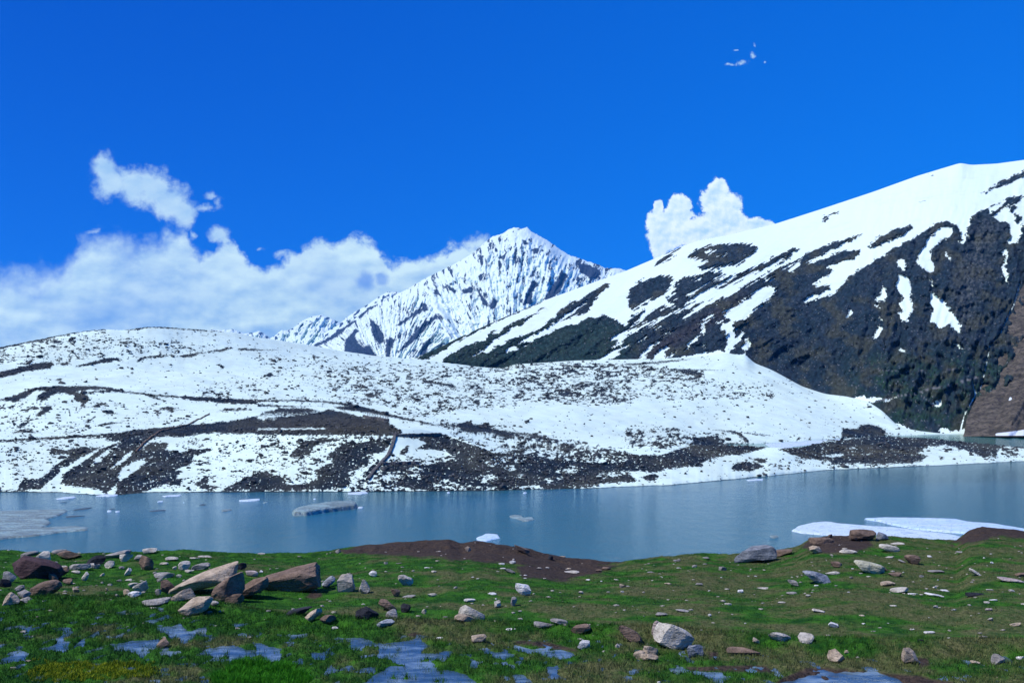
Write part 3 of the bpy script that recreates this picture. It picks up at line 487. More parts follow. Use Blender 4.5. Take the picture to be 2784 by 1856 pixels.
vy=np.linspace(ev[0,1],1186,230); ex=np.interp(vy,ev[:,1],ev[:,0])+1.5*fbm(vy/14,0*vy,4,7)
qc=np.linspace(0,1,150)
BX=ex[:,None]+(3260-ex[:,None])*qc[None,:]**1.15; BY=np.repeat(vy[:,None],150,1)
lD=cur([(400,1150),(700,1010),(900,860),(1100,720),(1181,648),(1190,640)],BY)
rel=np.clip((BX-ex[:,None])/120,0,1)
D=lD-18-rel*34-22*(BX-ex[:,None])/400+rel*(14*ridged((BX+BY*.55)/55,(BY-BX*.3)/190,4,93)+5*fbm(BX/14,BY/14,4,94))
D[:, :2]+=np.array([60,0])[None,:]
D=np.minimum(D, 640+ (1181-BY)*1.9+60) 
wl=np.clip((1181-BY)/30,0,1); D=lerp(np.minimum(D,CZ*F/(np.maximum(BY,1150)-HY)-2),D,wl)
bX=(BX-CX)/F*D; bZ=CZ-(BY-HY)/F*D
RB=Raster(2560,300,3280,1200,2,-6)
for f,p in [(fH,[(1950,995),(2050,985),(2195,965),(2600,960),(2600,1015),(1950,1015)]),(fH,[(2060,712),(2080,680),(2096,700),(2072,722)]),(fH,[(2130,630),(2180,655),(2150,650)]),(fH,[(2120,535),(2140,528),(2142,542)])]: RB.add(T(f,p),+1)
bs=RB.at(BX+2*fbm(BX/9,BY/6,3,95),BY)
b=grid_obj('brown_slope',bX[::-1],D[::-1],bZ[::-1],M_brown,{'snow':np.clip(bs[::-1],-6,6)}); tagit(b,kind='structure')

# ---------------------------------------------------------------- central peak
PXs=np.arange(700,2060,1.8)
P_pts=[(700,1010),(780,975),(844,941),(901,911),(961.6,868.6),(1002,838),(1042,818),(1107,785.8),(1155,757.5),(1204,733),(1236,717),(1284.7,688.9),(1321,656.5),(1341,642),(1365.5,636),(1381.6,624),(1398,618),(1418,622),(1432,617.5),(1446,630),(1486.6,652.5),(1527,680.8),(1551,695),(1567,699),(1591.6,709),(1628,719),(1644,729),(1680.5,729),(1700.7,735),(1760,765),(1900,830),(2060,930)]
Py=cur(P_pts,PXs); Py0=sm_(Py,4); Pyn=(Py-Py0)+2.2*fbm(PXs/9,0*PXs,4,101)*(1+sst(PXs,1360,1400)); Py=Py0
nR=230; base=1030.
q=np.linspace(0,1,nR)[:,None]; QY=lerp(np.maximum(base+0*Py,Py+20),Py,q); QX=np.repeat(PXs[None,:],nR,0); QY=QY+Pyn*np.exp(-((QY-Py)/9.)**2)
hh=(QY-Py)/np.maximum(base-Py,20)
Dp=lerp(6300,4500,hh)
# gullies fan out of two basins
sx,sy=800,600; s=.4039
def toM(a,b): return (a-sx)/s,(b-sy)/s
ux,uy=toM(QX,QY)
th1=np.arctan2(ux-1430,1350-uy); r1=np.hypot(ux-1430,1350-uy); th2=np.arctan2(ux-640,1120-uy); r2=np.hypot(ux-640,1120-uy)
spur=cur([(380,880),(560,905),(640,960),(760,1010),(900,1090),(1100,1200)],uy)+18*fbm(uy/60,0*uy,3,99)     # spur line x(y)
side=sst(ux-spur,-25,25)
def strip(th,r,k,se): return ridged(th*k+.35*fbm(r/160,th*3,3,se+5),r/520,4,se,.6)
g=lerp(strip(th2,r2,6,110),strip(th1,r1,8,120),side)
gf=lerp(fbm(th2*40,r2/150,4,130),fbm(th1*44,r1/150,4,131),side)
spb=np.exp(-((ux-spur)/90)**2)
chop=fbm(ux/45,uy/45,5,132)
envp=np.clip(hh/.12,0,1)
Dp=Dp-envp*(110*g+40*gf+spb*200*np.clip(hh*2.2,0,1)+40*chop+26*fbm(ux/16,uy/22,4,133)) - np.exp(-((ux-1700-(uy-150)*.25)/90)**2)*120*envp
PX3=(QX-CX)/F*Dp; PZ3=CZ-(QY-HY)/F*Dp
R=Raster(690,600,2070,1040,1.5,12)
for p in [[(330,900),(340,860),(350,800),(390,760),(410,730),(430,740),(405,780),(430,830),(470,855),(500,840),(550,905),(560,960),(330,960)],[(510,660),(560,700),(600,770),(600,820),(570,830),(530,770),(520,720)],[(620,930),(620,800),(650,790),(680,800),(650,870),(640,930)],[(690,700),(760,650),(830,600),(890,580),(850,620),(780,650),(720,700)],[(860,560),(885,555),(900,600),(870,610)],[(840,920),(870,830),(930,780),(900,850),(870,920)],[(700,880),(800,770),(880,680),(960,630),(970,650),(900,700),(850,760),(760,850)],[(1225,420),(1250,480),(1300,560),(1310,580),(1270,560),(1240,490)],[(1320,590),(1340,520),(1370,540),(1350,590)],[(1380,260),(1395,300),(1380,370),(1372,320)],[(1580,380),(1630,320),(1610,370)],[(1680,530),(1750,420),(1800,340),(1840,370),(1810,430),(1790,480),(1700,540)],[(1540,560),(1580,460),(1610,400),(1640,430),(1600,480),(1600,560)],[(1900,285),(2000,305),(2060,345),(2050,390),(1980,380),(1930,340)],[(1020,430),(1090,470),(1080,490),(1040,460)],[(1130,470),(1200,440),(1190,480),(1150,490)],[(1240,230),(1270,235),(1262,300),(1250,260)],[(1510,240),(1525,290),(1510,280)],[(1540,130),(1580,150),(1560,165)],[(1310,150),(1335,150),(1320,190)],[(1600,200),(1660,170),(1640,220)],[(180,820),(300,740),(400,670),(410,678),(300,765),(200,830)],[(120,845),(180,815),(190,825),(140,852)],[(430,640),(500,590),(560,560),(500,605),(440,660)]]:
    P_=T(fM,p); r=R.sd(P_)
    if r: sl_,v=r; R.F[sl_]=np.minimum(R.F[sl_],-np.clip(v,-12,12)-.5)
wxp=4*fbm(QX/12,QY/12,4,141); wyp=5*fbm(QX/9,QY/14,4,142)
fP_=R.at(QX+wxp,QY+wyp)
streaky=lerp(fbm(th2*38+.4*chop,r2/80,5,143,.7),fbm(th1*46+.4*chop,r1/80,5,144,.7),side)
patch=fbm(QX/55,QY/55,3,146)
low_=np.where(fP_<0, fP_*1.0+streaky*6, np.minimum(fP_*.6+streaky*4, (0.30-.30*patch+.12*hh-streaky)*-0+6))
rockish=(.17+.16*(1-sst(patch,-.3,.3))-streaky-.25*np.maximum(0,g-.25))*17
far_r=sst(ux,1850,1950)
sP=np.minimum(low_, rockish)-far_r*2.2*sst(fbm(QX/8,QY/8,4,145),-.1,.3)
sP=np.clip(sP,-5,5)
pc=np.ones(QX.shape+(3,))*np.array([.040,.062,.100])*(1+.5*fbm(QX/6,QY/6,3,147)[...,None])
# back side
PXa=np.vstack([PX3,(PXs-CX)/F*(Dp[-1]+500)]); PDa=np.vstack([Dp,Dp[-1]+500]); PZa=np.vstack([PZ3,PZ3[-1]-300])
ap=lambda a: np.concatenate([a,a[-1:]],0)
peak=grid_obj('mountain_peak',PXa,PDa,PZa,M_peak,{'snow':ap(sP)},{'ground':ap(pc)}); tagit(peak,kind='structure')

# ---------------------------------------------------------------- small far ranges
def far_range(name, pts, D0, seed, amt, rocky):
    xs=np.arange(pts[0][0],pts[-1][0],1.6); yy=cur(pts,xs)+1.5*fbm(xs/8,0*xs,4,seed)
    nr=60; qv=np.linspace(0,1,nr)[:,None]; gy=lerp(1000+0*yy,yy,qv); gx=np.repeat(xs[None,:],nr,0); h=(gy-yy)/60
    Dd=D0-h*600-np.clip(h*6,0,1)*(amt*ridged((gx+gy*.5)/22,gy/50,4,seed+1)+amt*.5*fbm(gx/6,gy/9,4,seed+2))
    xx=(gx-CX)/F*Dd; zz=CZ-(gy-HY)/F*Dd
    s_=5-rocky*9*sst(fbm(gx/12+gy/20,gy/10,4,seed+3),.02,.3)*sst(np.exp(-h),.25,.8)
    xx=np.vstack([xx,xx[-1:]*1.05]);zz=np.vstack([zz,zz[-1:]-300]);Dd=np.vstack([Dd,Dd[-1:]*1.05]); s_=np.vstack([s_,s_[-1:]])
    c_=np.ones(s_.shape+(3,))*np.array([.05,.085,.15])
    o=grid_obj(name,xx,Dd,zz,M_peak,{'snow':s_},{'ground':c_}); tagit(o,kind='structure')
far_range('far_ridge',[(880,905),(922,882),(935,868),(961,850),(1002,826),(1030,806),(1054,793.5),(1079,793.5),(1110,800),(1160,830),(1200,880)],8200,211,130,1.3)
far_range('far_snowy_mountain',[(500,915),(578,895),(600,897),(633.5,894.5),(663,906),(689,904),(706,899),(735.5,918.7),(750,910),(765,897),(780,898),(795,893),(820.6,872),(850,859),(863,857),(876,855),(901,865.6),(922.6,876),(960,890),(1000,930)],9500,201,170,.8)
# ================================================================ lake
def water_material(name, base, rough, waves, strength):
    m,t=material(name); p=t.pos(); x,y,z=t.xyz(p)
    nrm=None; h=None
    for sc_,amp,st_ in waves:
        v=t.vm('MULTIPLY',p,(1*sc_,st_*sc_,1)); n_=t.m('MULTIPLY',t.noise(v,1.0,4,.6,.4),amp); h=n_ if h is None else t.m('ADD',h,n_)
    b=t.bump(h,strength,1.0)
    q_=t.principled(base,rough,.5,b,1.333); q_.inputs['Specular Tint'].default_value=(.66,.92,1,1); return m,t
m,t=water_material('lake_water',(.030,.155,.205),.10,[(.3,.5,.7),(1.4,.22,1.0),(5.5,.11,1.1)],.9)
b=[n for n in t.n if n.type=='BSDF_PRINCIPLED'][0]
x,y,z=t.xyz(t.pos())
gust=t.noise(t.vm('MULTIPLY',t.pos(),(.006,.02,1)),1,4,.55)
# wind: rippled off the near shore, calm under the far shore
lat=t.m('ADD',y,t.m('MULTIPLY',x,-.35))
calm=t.ss(t.m('ADD',lat,t.m('MULTIPLY',gust,60)),185,255)
bm=[n for n in t.n if n.type=='BUMP'][0]
t.sock(t.m('MULTIPLY_ADD',calm,-.68,.95),bm.inputs['Strength'])
xs=np.linspace(-420,760,60); ys=np.linspace(40,440,60); gx,gy=np.meshgrid(xs,ys)
lake=grid_obj('lake_water',gx,gy,0*gx,m); tagit(lake,kind='structure')
m,t=water_material('inlet_water',(.006,.17,.15),.10,[(.3,.4,.7),(1.4,.12,1.0)],.6)
[n for n in t.n if n.type=='BSDF_PRINCIPLED'][0].inputs['Specular Tint'].default_value=(.35,.8,.75,1)
ys=np.linspace(440,1050,40); gx,gy=np.meshgrid(xs,ys); inlet=grid_obj('inlet_water',gx,gy,0*gx,m); tagit(inlet,kind='structure')
# ================================================================ near meadow
k_=1.18367
E_pts=[(-300,1262),(0,1262),(60,1266),(130,1268),(250,1269),(420,1262),(520,1268),(600,1270),(700,1269),(760,1262),(800,1254),(850,1250),(940,1243),(1000,1239),(1030,1238),(1060,1246),(1090,1240),(1130,1245),(1200,1258),(1300,1280),(1420,1289),(1500,1279),(1600,1270),(1680,1272),(1760,1268),(1830,1254),(1860,1238),(1900,1230),(1960,1228),(2050,1230),(2130,1236),(2196,1240),(2225,1218),(2255,1210),(2300,1212),(2352,1219),(2600,1225)]
E_pts=[(a*k_,b*k_) for a,b in E_pts]
De_f=lambda x: cur([(-600,36),(600,36),(1200,39),(1700,36),(2200,41),(2784,44),(3300,46)],x)
Ym_f=lambda x: cur([(-600,22.3),(500,22.0),(760,20.2),(1100,19.6),(1800,19.0),(2200,18.0),(3300,17.8)],x)
PUD=Raster(-200,1560,3000,2000,2,-12)
for f,p in [(fA,q) for q in [[(30,1185),(200,1100),(260,1130),(230,1205),(60,1205)],[(470,1090),(560,980),(640,1020),(600,1110)],[(680,1060),(720,990),(790,1000),(770,1080)],[(820,965),(900,930),(910,965)],[(1000,1040),(1150,1040),(1300,1010),(1450,1010),(1600,1020),(1400,1090),(1200,1110),(1050,1100)],[(1180,1110),(1400,1110),(1300,1165)],[(1450,910),(1640,860),(1720,930),(1880,890),(1880,970),(1700,1010),(1560,990),(1500,950)],[(1310,840),(1540,780),(1530,825),(1400,855)],[(1300,690),(1530,695),(1500,745),(1430,735)],[(1880,1110),(2050,1060),(2352,1100),(2200,1175),(1980,1165)],[(1500,1110),(1640,1110),(1560,1165)],[(150,895),(310,865),(260,925)],[(0,755),(60,750),(40,780)],[(1950,1150),(2352,1180),(2352,1200)],[(1350,1375),(1450,1370),(1440,1400)]]]+\
 [(fB,q) for q in [[(0,1040),(100,1060),(230,1080),(200,1200),(50,1190),(0,1140)],[(500,1125),(600,1125),(610,1195),(520,1185)],[(750,990),(900,975),(1100,1040),(1300,1020),(1480,1000),(1580,1060),(1500,1120),(1750,1150),(1560,1200),(1640,1240),(1400,1260),(1200,1170),(1120,1160),(1110,1060),(900,1060)],[(960,1420),(1050,1330),(1250,1235),(1480,1235),(1700,1260),(1900,1320),(2050,1440),(1000,1500)],[(2000,1085),(2120,1105),(2352,1140),(2352,1175),(2150,1165)],[(950,1280),(1100,1230),(1080,1330)],[(2250,1225),(2352,1245),(2352,1295)],[(1650,1110),(1780,1110),(1720,1150)]]]+\
 [(fC,q) for q in [[(0,1045),(150,1080),(520,1115),(570,1160),(400,1175),(150,1130),(0,1100)],[(0,1200),(60,1200),(40,1260)],[(290,1260),(400,1235),(390,1305),(310,1315)],[(1620,1300),(1700,1288),(1900,1298),(1890,1345),(1640,1345)],[(0,1330),(100,1325),(200,1420),(0,1440)]]]+\
 [(fD,[(60,1560),(300,1490),(560,1430),(800,1430),(1000,1440),(1200,1500),(1300,1560)])]:
    PUD.add(T(f,p),+1)
MUD=Raster(-200,1380,3000,2000,2,-12)
for f,p in [(fD,[(150,1470),(350,1390),(700,1400),(1000,1430),(1400,1460),(1700,1520),(1800,1600),(0,1600)]),(fC,[(1550,1250),(1900,1230),(2300,1240),(2352,1300),(1900,1300),(1600,1290)]),(fC,[(0,1010),(300,1020),(560,1080),(600,1110),(400,1100),(0,1040)]),(fC,[(1750,1110),(1860,1110),(1860,1170),(1770,1180)]),(fB,[(1330,940),(1450,930),(1580,975),(1400,975)]),(fB,[(420,620),(500,560),(590,570),(600,610),(520,640)]),(fD,[(1380,1290),(1480,1300),(1500,1370),(1390,1400)])]: MUD.add(T(f,p),+1)
SOIL=Raster(-200,1380,3000,1700,2,-12)
for p in [[(760,1268),(850,1245),(1000,1230),(1090,1232),(1200,1250),(1420,1284),(1440,1290),(1340,1304),(1230,1300),(1100,1290),(960,1278),(830,1272)],[(2180,1252),(2240,1205),(2400,1205),(2600,1230),(2352,1236),(2300,1230),(2240,1246)],[(1840,1252),(1880,1225),(1980,1225),(2010,1255),(1950,1272),(1860,1265)],[(1180,1300),(1300,1290),(1420,1300),(1300,1335),(1200,1325)]]: SOIL.add(T((0,0,k_),p),+1)
def groundz(xs_, Yd, detail=True):
    """height of the meadow at view azimuth xs_ (in photo units) and distance Yd"""
    De=De_f(xs_); Ym=Ym_f(xs_); ye=cur(E_pts,xs_); ze=CZ-(ye-HY)/F*De
    X=(xs_-CX)/F*Yd
    q=np.clip((Yd-Ym)/(De-Ym),0,1); zmid=lerp(17.08,np.minimum(ze,16.4),q)
    z=np.where(Yd<Ym,17.03-.006*sst(1100-xs_,0,300),zmid)
    lift=sst(q,.72,1.0); z=z+lift*(ze-np.minimum(ze,16.4))
    if True:
        inm=sst(q,.02,.25)*(1-.85*sst(q,.86,1))
        z=z+inm*(.26*fbm(X/4.2,Yd/4.2,4,301)+.05*fbm(X/.7,Yd/.7,3,302))+ (1-inm)*.03*fbm(X/.5,Yd/.5,3,303)
        # step of turf above the marsh on the right, seen as a low bank
        z=z+.12*sst(q,.04,.16)*sst(xs_,1150,1500)-.12*sst(q,.2,.75)*sst(xs_,1150,1500)
        z=z+.10*np.exp(-((Yd-Ym-.35)/.5)**2)
    over=np.clip(Yd-De,0,None); z=z+sst(-np.abs(Yd-De+1.5),-2.2,0)*.22*fbm(X/.9,Yd/1.2,4,307); z=z-over*.62-np.clip(over,0,3)**2*.05
    yy=HY-(17.0-CZ)/Yd*F
    pv=PUD.at(xs_+10*fbm(X/.6,Yd/.6,3,306),yy)+7*fbm(X/.35,Yd/.6,4,304)+1.0; mars=(Yd<Ym+.4)
    z=z-np.where(mars,.075*sst(pv,-2.5,3.5),0)+np.where(mars,.115*fbm(X/.30,Yd/.5,4,305),0)
    return z
def soil_at(xs_,Yd,z):
    py_=HY-(z-CZ)/Yd*F; X=(xs_-CX)/F*Yd
    a=SOIL.at(xs_+16*fbm(X/.9,Yd/.9,4,311),py_+9*fbm(X/.8,Yd/1.2,4,312))+3*fbm(X/.4,Yd/.6,3,315); over=Yd-De_f(xs_)
    b=MUD.at(xs_+7*fbm(X/.9,Yd/.9,4,313),py_+4*fbm(X/.8,Yd/.8,3,314))
    return np.maximum(sst(np.maximum(a,b),-3,4),sst(over,.6,1.6))
gxs=np.concatenate([np.arange(-3600,-500,40.),np.arange(-500,3300,4.0),np.arange(3300,6400,40.)])
Yr=np.concatenate([np.linspace(4,15,30,endpoint=False),np.linspace(15,24,150,endpoint=False),np.linspace(24,48,190,endpoint=False),np.linspace(48,80,14)])
GXX,GYY=np.meshgrid(gxs,Yr); GZ=groundz(GXX,GYY)
soil=soil_at(GXX,GYY,GZ); Xw=(GXX-CX)/F*GYY
def dryness(X,Yd,xs_):
    return sst(fbm(X/2.6,Yd/1.5,5,321,.6)+.16*sst(xs_,1200,2200)-.16*sst(900-xs_,-200,400)+.1*fbm(X/9,Yd/5,3,322),-.08,.24)
dry=dryness(Xw,GYY,GXX)
lay=fbm(Xw/1.1,GYY/.9,4,323)
m,t=material('turf'); p=t.pos()
n1=t.noise(p,2.2,6,.65); n2=t.noise(p,12,4,.7); n3=t.noise(t.vm('MULTIPLY',p,(1,2.2,1)),.9,4,.6); n4=t.noise(p,34,3,.6)
g=t.mix(t.ss(n1,.35,.66),(.011,.055,.009),(.045,.155,.014)); g=t.mix(t.m('MULTIPLY',t.ss(n3,.55,.7),.5),g,(.075,.130,.018))
d=t.mix(t.ss(n2,.35,.65),(.050,.062,.022),(.150,.150,.062))
c=t.mix(t.m('MULTIPLY',t.attr('dry'),t.ss(n1,.25,.6)),g,d)
s_=t.mix(t.ss(n2,.35,.65),(.026,.021,.018),(.080,.058,.044)); s_=t.mix(t.m('MULTIPLY',t.ss(n1,.5,.7),.7),s_,(.085,.058,.036))
c=t.mix(t.attr('soil'),c,s_); k=t.m('MULTIPLY_ADD',n4,.9,.55); c=t.vm('MULTIPLY',c,t.comb(k,k,k))
t.principled(c,.95,.08,t.bump(t.m('ADD',n2,t.m('MULTIPLY',n4,.6)),.9,.05)); M_turf=m
mead=grid_obj('meadow_ground',Xw,GYY,GZ,M_turf,{'dry':dry,'soil':soil}); tagit(mead,kind='structure')
# marsh water
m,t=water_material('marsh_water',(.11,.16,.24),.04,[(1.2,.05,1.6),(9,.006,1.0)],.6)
wxs=np.linspace(-3600,6400,200); wr=np.linspace(0,1,20)[:,None]; wy_=lerp(4,Ym_f(wxs)+.25,wr); wx_=(wxs-CX)/F*wy_
bq=[n for n in t.n if n.type=='BSDF_PRINCIPLED'][0]; t.l.new(t.mix(t.ss(t.noise(t.vm('MULTIPLY',t.pos(),(.7,1.6,1)),1.5,6,.65),.42,.66),(.035,.075,.12),(.17,.25,.31)),bq.inputs['Base Color'])  # pale patches mixed into the base colour stand in for glare on the pools
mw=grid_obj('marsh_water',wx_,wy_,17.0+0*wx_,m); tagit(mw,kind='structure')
# grass
rs=np.random.RandomState(5)
def blades(N, ya, yb, hmin,hmax, wd, only=None, seed=0, xr=(-420,3200)):
    r=np.random.RandomState(seed); Yb=np.sqrt(r.rand(N)*(yb**2-ya**2)+ya**2); xb=r.uniform(xr[0],xr[1],N)
    z=groundz(xb,Yb); so_=soil_at(xb,Yb,z); X=(xb-CX)/F*Yb
    clump=fbm(X/.35,Yb/.35,3,331); keep=(so_<r.rand(N)*.75)&(clump+r.rand(N)*.9>.1)
    if only is not None: keep&=only(X,Yb,xb,z,r)
    X,Yb,xb,z=X[keep],Yb[keep],xb[keep],z[keep]; clump=clump[keep]; n=len(X)
    h=r.uniform(hmin,hmax,n)*(1+.8*np.clip(clump,-.6,1)); a=r.rand(n)*2*math.pi; w_=wd*(.6+.8*r.rand(n))
    dx,dy=np.cos(a)*w_/2,np.sin(a)*w_/2; lx,ly=r.normal(0,.45,n)*h,r.normal(0,.45,n)*h
    V=np.stack([np.stack([X-dx,Yb-dy,z-.01],-1),np.stack([X+dx,Yb+dy,z-.01],-1),np.stack([X+lx,Yb+ly,z+h],-1)],1).reshape(-1,3)
    return V,dryness(X,Yb,xb),r.rand(n),X,Yb
def grass_obj(name,label,parts,mat):
    V=np.concatenate([p[0] for p in parts]); dr=np.repeat(np.concatenate([p[1] for p in parts]),3); rn=np.repeat(np.concatenate([p[2] for p in parts]),3)
    o=mesh_np(name,V,np.arange(len(V)).reshape(-1,3),mat,{'dry':dr,'rnd':rn},smooth=False)
    tagit(o,label,'grass',kind='stuff'); return o
m,t=material('grass_blades'); p=t.pos(); n1=t.noise(p,1.1,5,.6); n5=t.noise(p,.35,4,.6); rn=t.attr('rnd')
g=t.mix(rn,(.009,.050,.009),(.055,.170,.016)); g=t.mix(t.m('MULTIPLY',t.ss(n5,.5,.7),.55),g,(.055,.150,.012)); g=t.mix(t.m('MULTIPLY',t.ss(n1,.52,.72),.5),g,(.012,.05,.02))
g=t.mix(t.m('MULTIPLY',t.attr('dry'),.85),g,t.mix(rn,(.050,.066,.022),(.19,.185,.075)))
bb=t.principled(g,.75,.12); M_grass=m
grass_obj('meadow_grass','short green and dry turf covering the meadow in front of the lake',[blades(340000,19.5,45,.015,.05,.018,seed=1)],M_grass)
def inmarsh(X,Yb,xb,z,r): 
    yy=HY-(17.05-CZ)/Yb*F; e1=((xb-710)/110)**2+((yy-1835)/30)**2; e2=((xb-250)/180)**2+((yy-1825)/28)**2
    cl=fbm(X/.5,Yb/.5,3,351)
    return (Yb<Ym_f(xb)+.8)&((z>16.985)|(r.rand(len(z))<np.clip(.34+2.0*cl,0.06,.95)))&(e1>.8)&(e2>.7)
grass_obj('marsh_grass','taller wet green grass standing in the shallow pools',[blades(270000,13.0,22.8,.04,.11,.012,only=inmarsh,seed=2)],M_grass)
# bright lush tuft mass and yellow-green cushions near the bottom left
m,t=material('lush_grass'); rn=t.attr('rnd'); t.principled(t.mix(rn,(.018,.12,.006),(.07,.32,.014)),.75,.12); M_lush=m
m,t=material('moss_grass'); rn=t.attr('rnd'); t.principled(t.mix(rn,(.09,.15,.008),(.34,.38,.018)),.75,.12); M_moss=m
def zone(cx,cy,rx,ry,thr=1.0,se=0):
    def f(X,Yb,xb,z,r):
        yy=HY-(17.05-CZ)/Yb*F
        return (((xb-cx)/rx)**2+((yy-cy)/ry)**2 + 1.1*fbm(X/.6,Yb/.6,4,340+se) < thr)
    return f
grass_obj('lush_grass','bright fresh green grass growing at the bottom edge left of the open pool',[blades(130000,13.5,19,.05,.13,.013,only=zone(710,1835,130,34),seed=3,xr=(540,880))],M_lush)
grass_obj('moss_cushions','yellow green moss cushions in the bottom left corner',[blades(160000,13.5,20,.02,.06,.016,only=zone(250,1820,200,34,.75,3),seed=4,xr=(20,500))],M_moss)

# ================================================================ rocks
def ico(sub):
    import bmesh
    bm=bmesh.new(); bmesh.ops.create_icosphere(bm,subdivisions=sub,radius=1); V=np.array([v.co[:] for v in bm.verts]); Fa=np.array([[v.index for v in f.verts] for f in bm.faces]); bm.free(); return V,Fa
ICO={k:ico(k) for k in (1,2,3,4)}
def n3(V,s,seed,o=3):
    return (fbm(V[:,0]*s+V[:,2]*s*.7+seed*3.1,V[:,1]*s-V[:,2]*s*.6+seed,o,seed%97)+fbm(V[:,2]*s+seed,V[:,0]*s*.8-V[:,1]*s*.5,o,(seed+31)%97))*.5
def rock_shape(sub,seed,sx,sy,sz,ang=0,flat=.0,cuts=12,round_=.0,yaw=0):
    r=np.random.RandomState(seed+1000); V,Fa=ICO[sub]; V=np.sign(V)*np.abs(V)**(.72 if sub>1 else 1.)
    V*= (1+.18*n3(V,.9,seed))[:,None]
    for k in range(cuts):
        n=r.normal(size=3); n/=np.linalg.norm(n); d=r.uniform(.40,.80)+round_*.3
        q=np.maximum(V@n-d,0); V-=q[:,None]*n
    V*= (1+(.035 if sub<3 else .075)*n3(V,2.6,seed+5)+(.014 if sub<3 else .035)*n3(V,8,seed+9))[:,None]
    mx=np.abs(V).max(0); V/=mx
    c,s=math.cos(yaw),math.sin(yaw); V=V@np.array([[c,s,0],[-s,c,0],[0,0,1]]); V/=np.abs(V).max(0)
    V*=np.array([sx,sy,sz])
    c,s=math.cos(math.radians(ang)),math.sin(math.radians(ang))
    V=np.stack([V[:,0]*c-V[:,2]*s,V[:,1],V[:,0]*s+V[:,2]*c],-1)
    return V,Fa
def rock_mat(name,a,b,sp=.0,lich=None,streak=False):
    m,t=material(name); oi=t.n.new('ShaderNodeObjectInfo'); tc_=t.n.new('ShaderNodeTexCoord')
    p=t.vm('ADD',tc_.outputs['Object'],t.vm('MULTIPLY',t.comb(oi.outputs['Random'],oi.outputs['Random'],oi.outputs['Random']),(40,40,40)))
    n1=t.noise(p,3.2,6,.65); n2=t.noise(p,18,4,.7); n3_=t.noise(t.vm('MULTIPLY',p,(1.2,1.2,7)),2.5,5,.6)
    c=t.mix(t.ss(n1,.32,.68),a,b); c=t.mix(t.m('MULTIPLY',t.ss(n2,.5,.68),.55),c,tuple(x*.35 for x in a)); c=t.mix(t.m('MULTIPLY',t.ss(n3_,.55,.62),.35),c,tuple(x*.45 for x in b))
    if lich: c=t.mix(t.m('MULTIPLY',t.ss(t.noise(p,6,5,.7),.60,.66),.7),c,lich)
    k=t.m('MULTIPLY_ADD',oi.outputs['Random'],.35,.82); c=t.vm('MULTIPLY',c,t.comb(k,k,k))
    t.principled(c,.88,.18,t.bump(t.m('ADD',t.m('ADD',n1,t.m('MULTIPLY',n2,.35)),t.m('MULTIPLY',n3_,.5)),1.0,.10)); return m
RM={'pale':rock_mat('pale_grey_stone',(.42,.38,.30),(.66,.61,.50),lich=(.16,.15,.11)),'white':rock_mat('white_stone',(.62,.60,.54),(.85,.83,.76)),'grey':rock_mat('grey_stone',(.23,.215,.19),(.42,.395,.35),lich=(.30,.30,.27)),
 'tan':rock_mat('tan_stone',(.32,.245,.165),(.58,.47,.33),lich=(.10,.08,.06)),'brown':rock_mat('brown_stone',(.13,.090,.062),(.27,.19,.135)),'darkred':rock_mat('dark_red_stone',(.055,.032,.034),(.105,.066,.064)),
 'dark':rock_mat('dark_stone',(.016,.018,.022),(.042,.044,.050)),'cream':rock_mat('cream_stone',(.46,.44,.28),(.62,.60,.44),lich=(.25,.22,.12)),'bluegrey':rock_mat('blue_grey_stone',(.16,.18,.20),(.36,.38,.39),lich=(.32,.33,.31)),
 'pink':rock_mat('pinkish_stone',(.36,.28,.24),(.52,.43,.38))}
CN={'pale':'pale grey','white':'white','grey':'grey','tan':'tan','brown':'brown','darkred':'dark red','dark':'dark','cream':'cream','bluegrey':'blue grey','pink':'pinkish'}
_Ys=np.linspace(12.5,52,900)
def ground_hit(px_,py_):
    z=groundz(np.full(_Ys.shape,px_),_Ys); yy=HY-(z-CZ)/_Ys*F; i=np.where(yy<=py_)[0]
    return (_Ys[i[0]] if len(i) else De_f(px_)+.2)
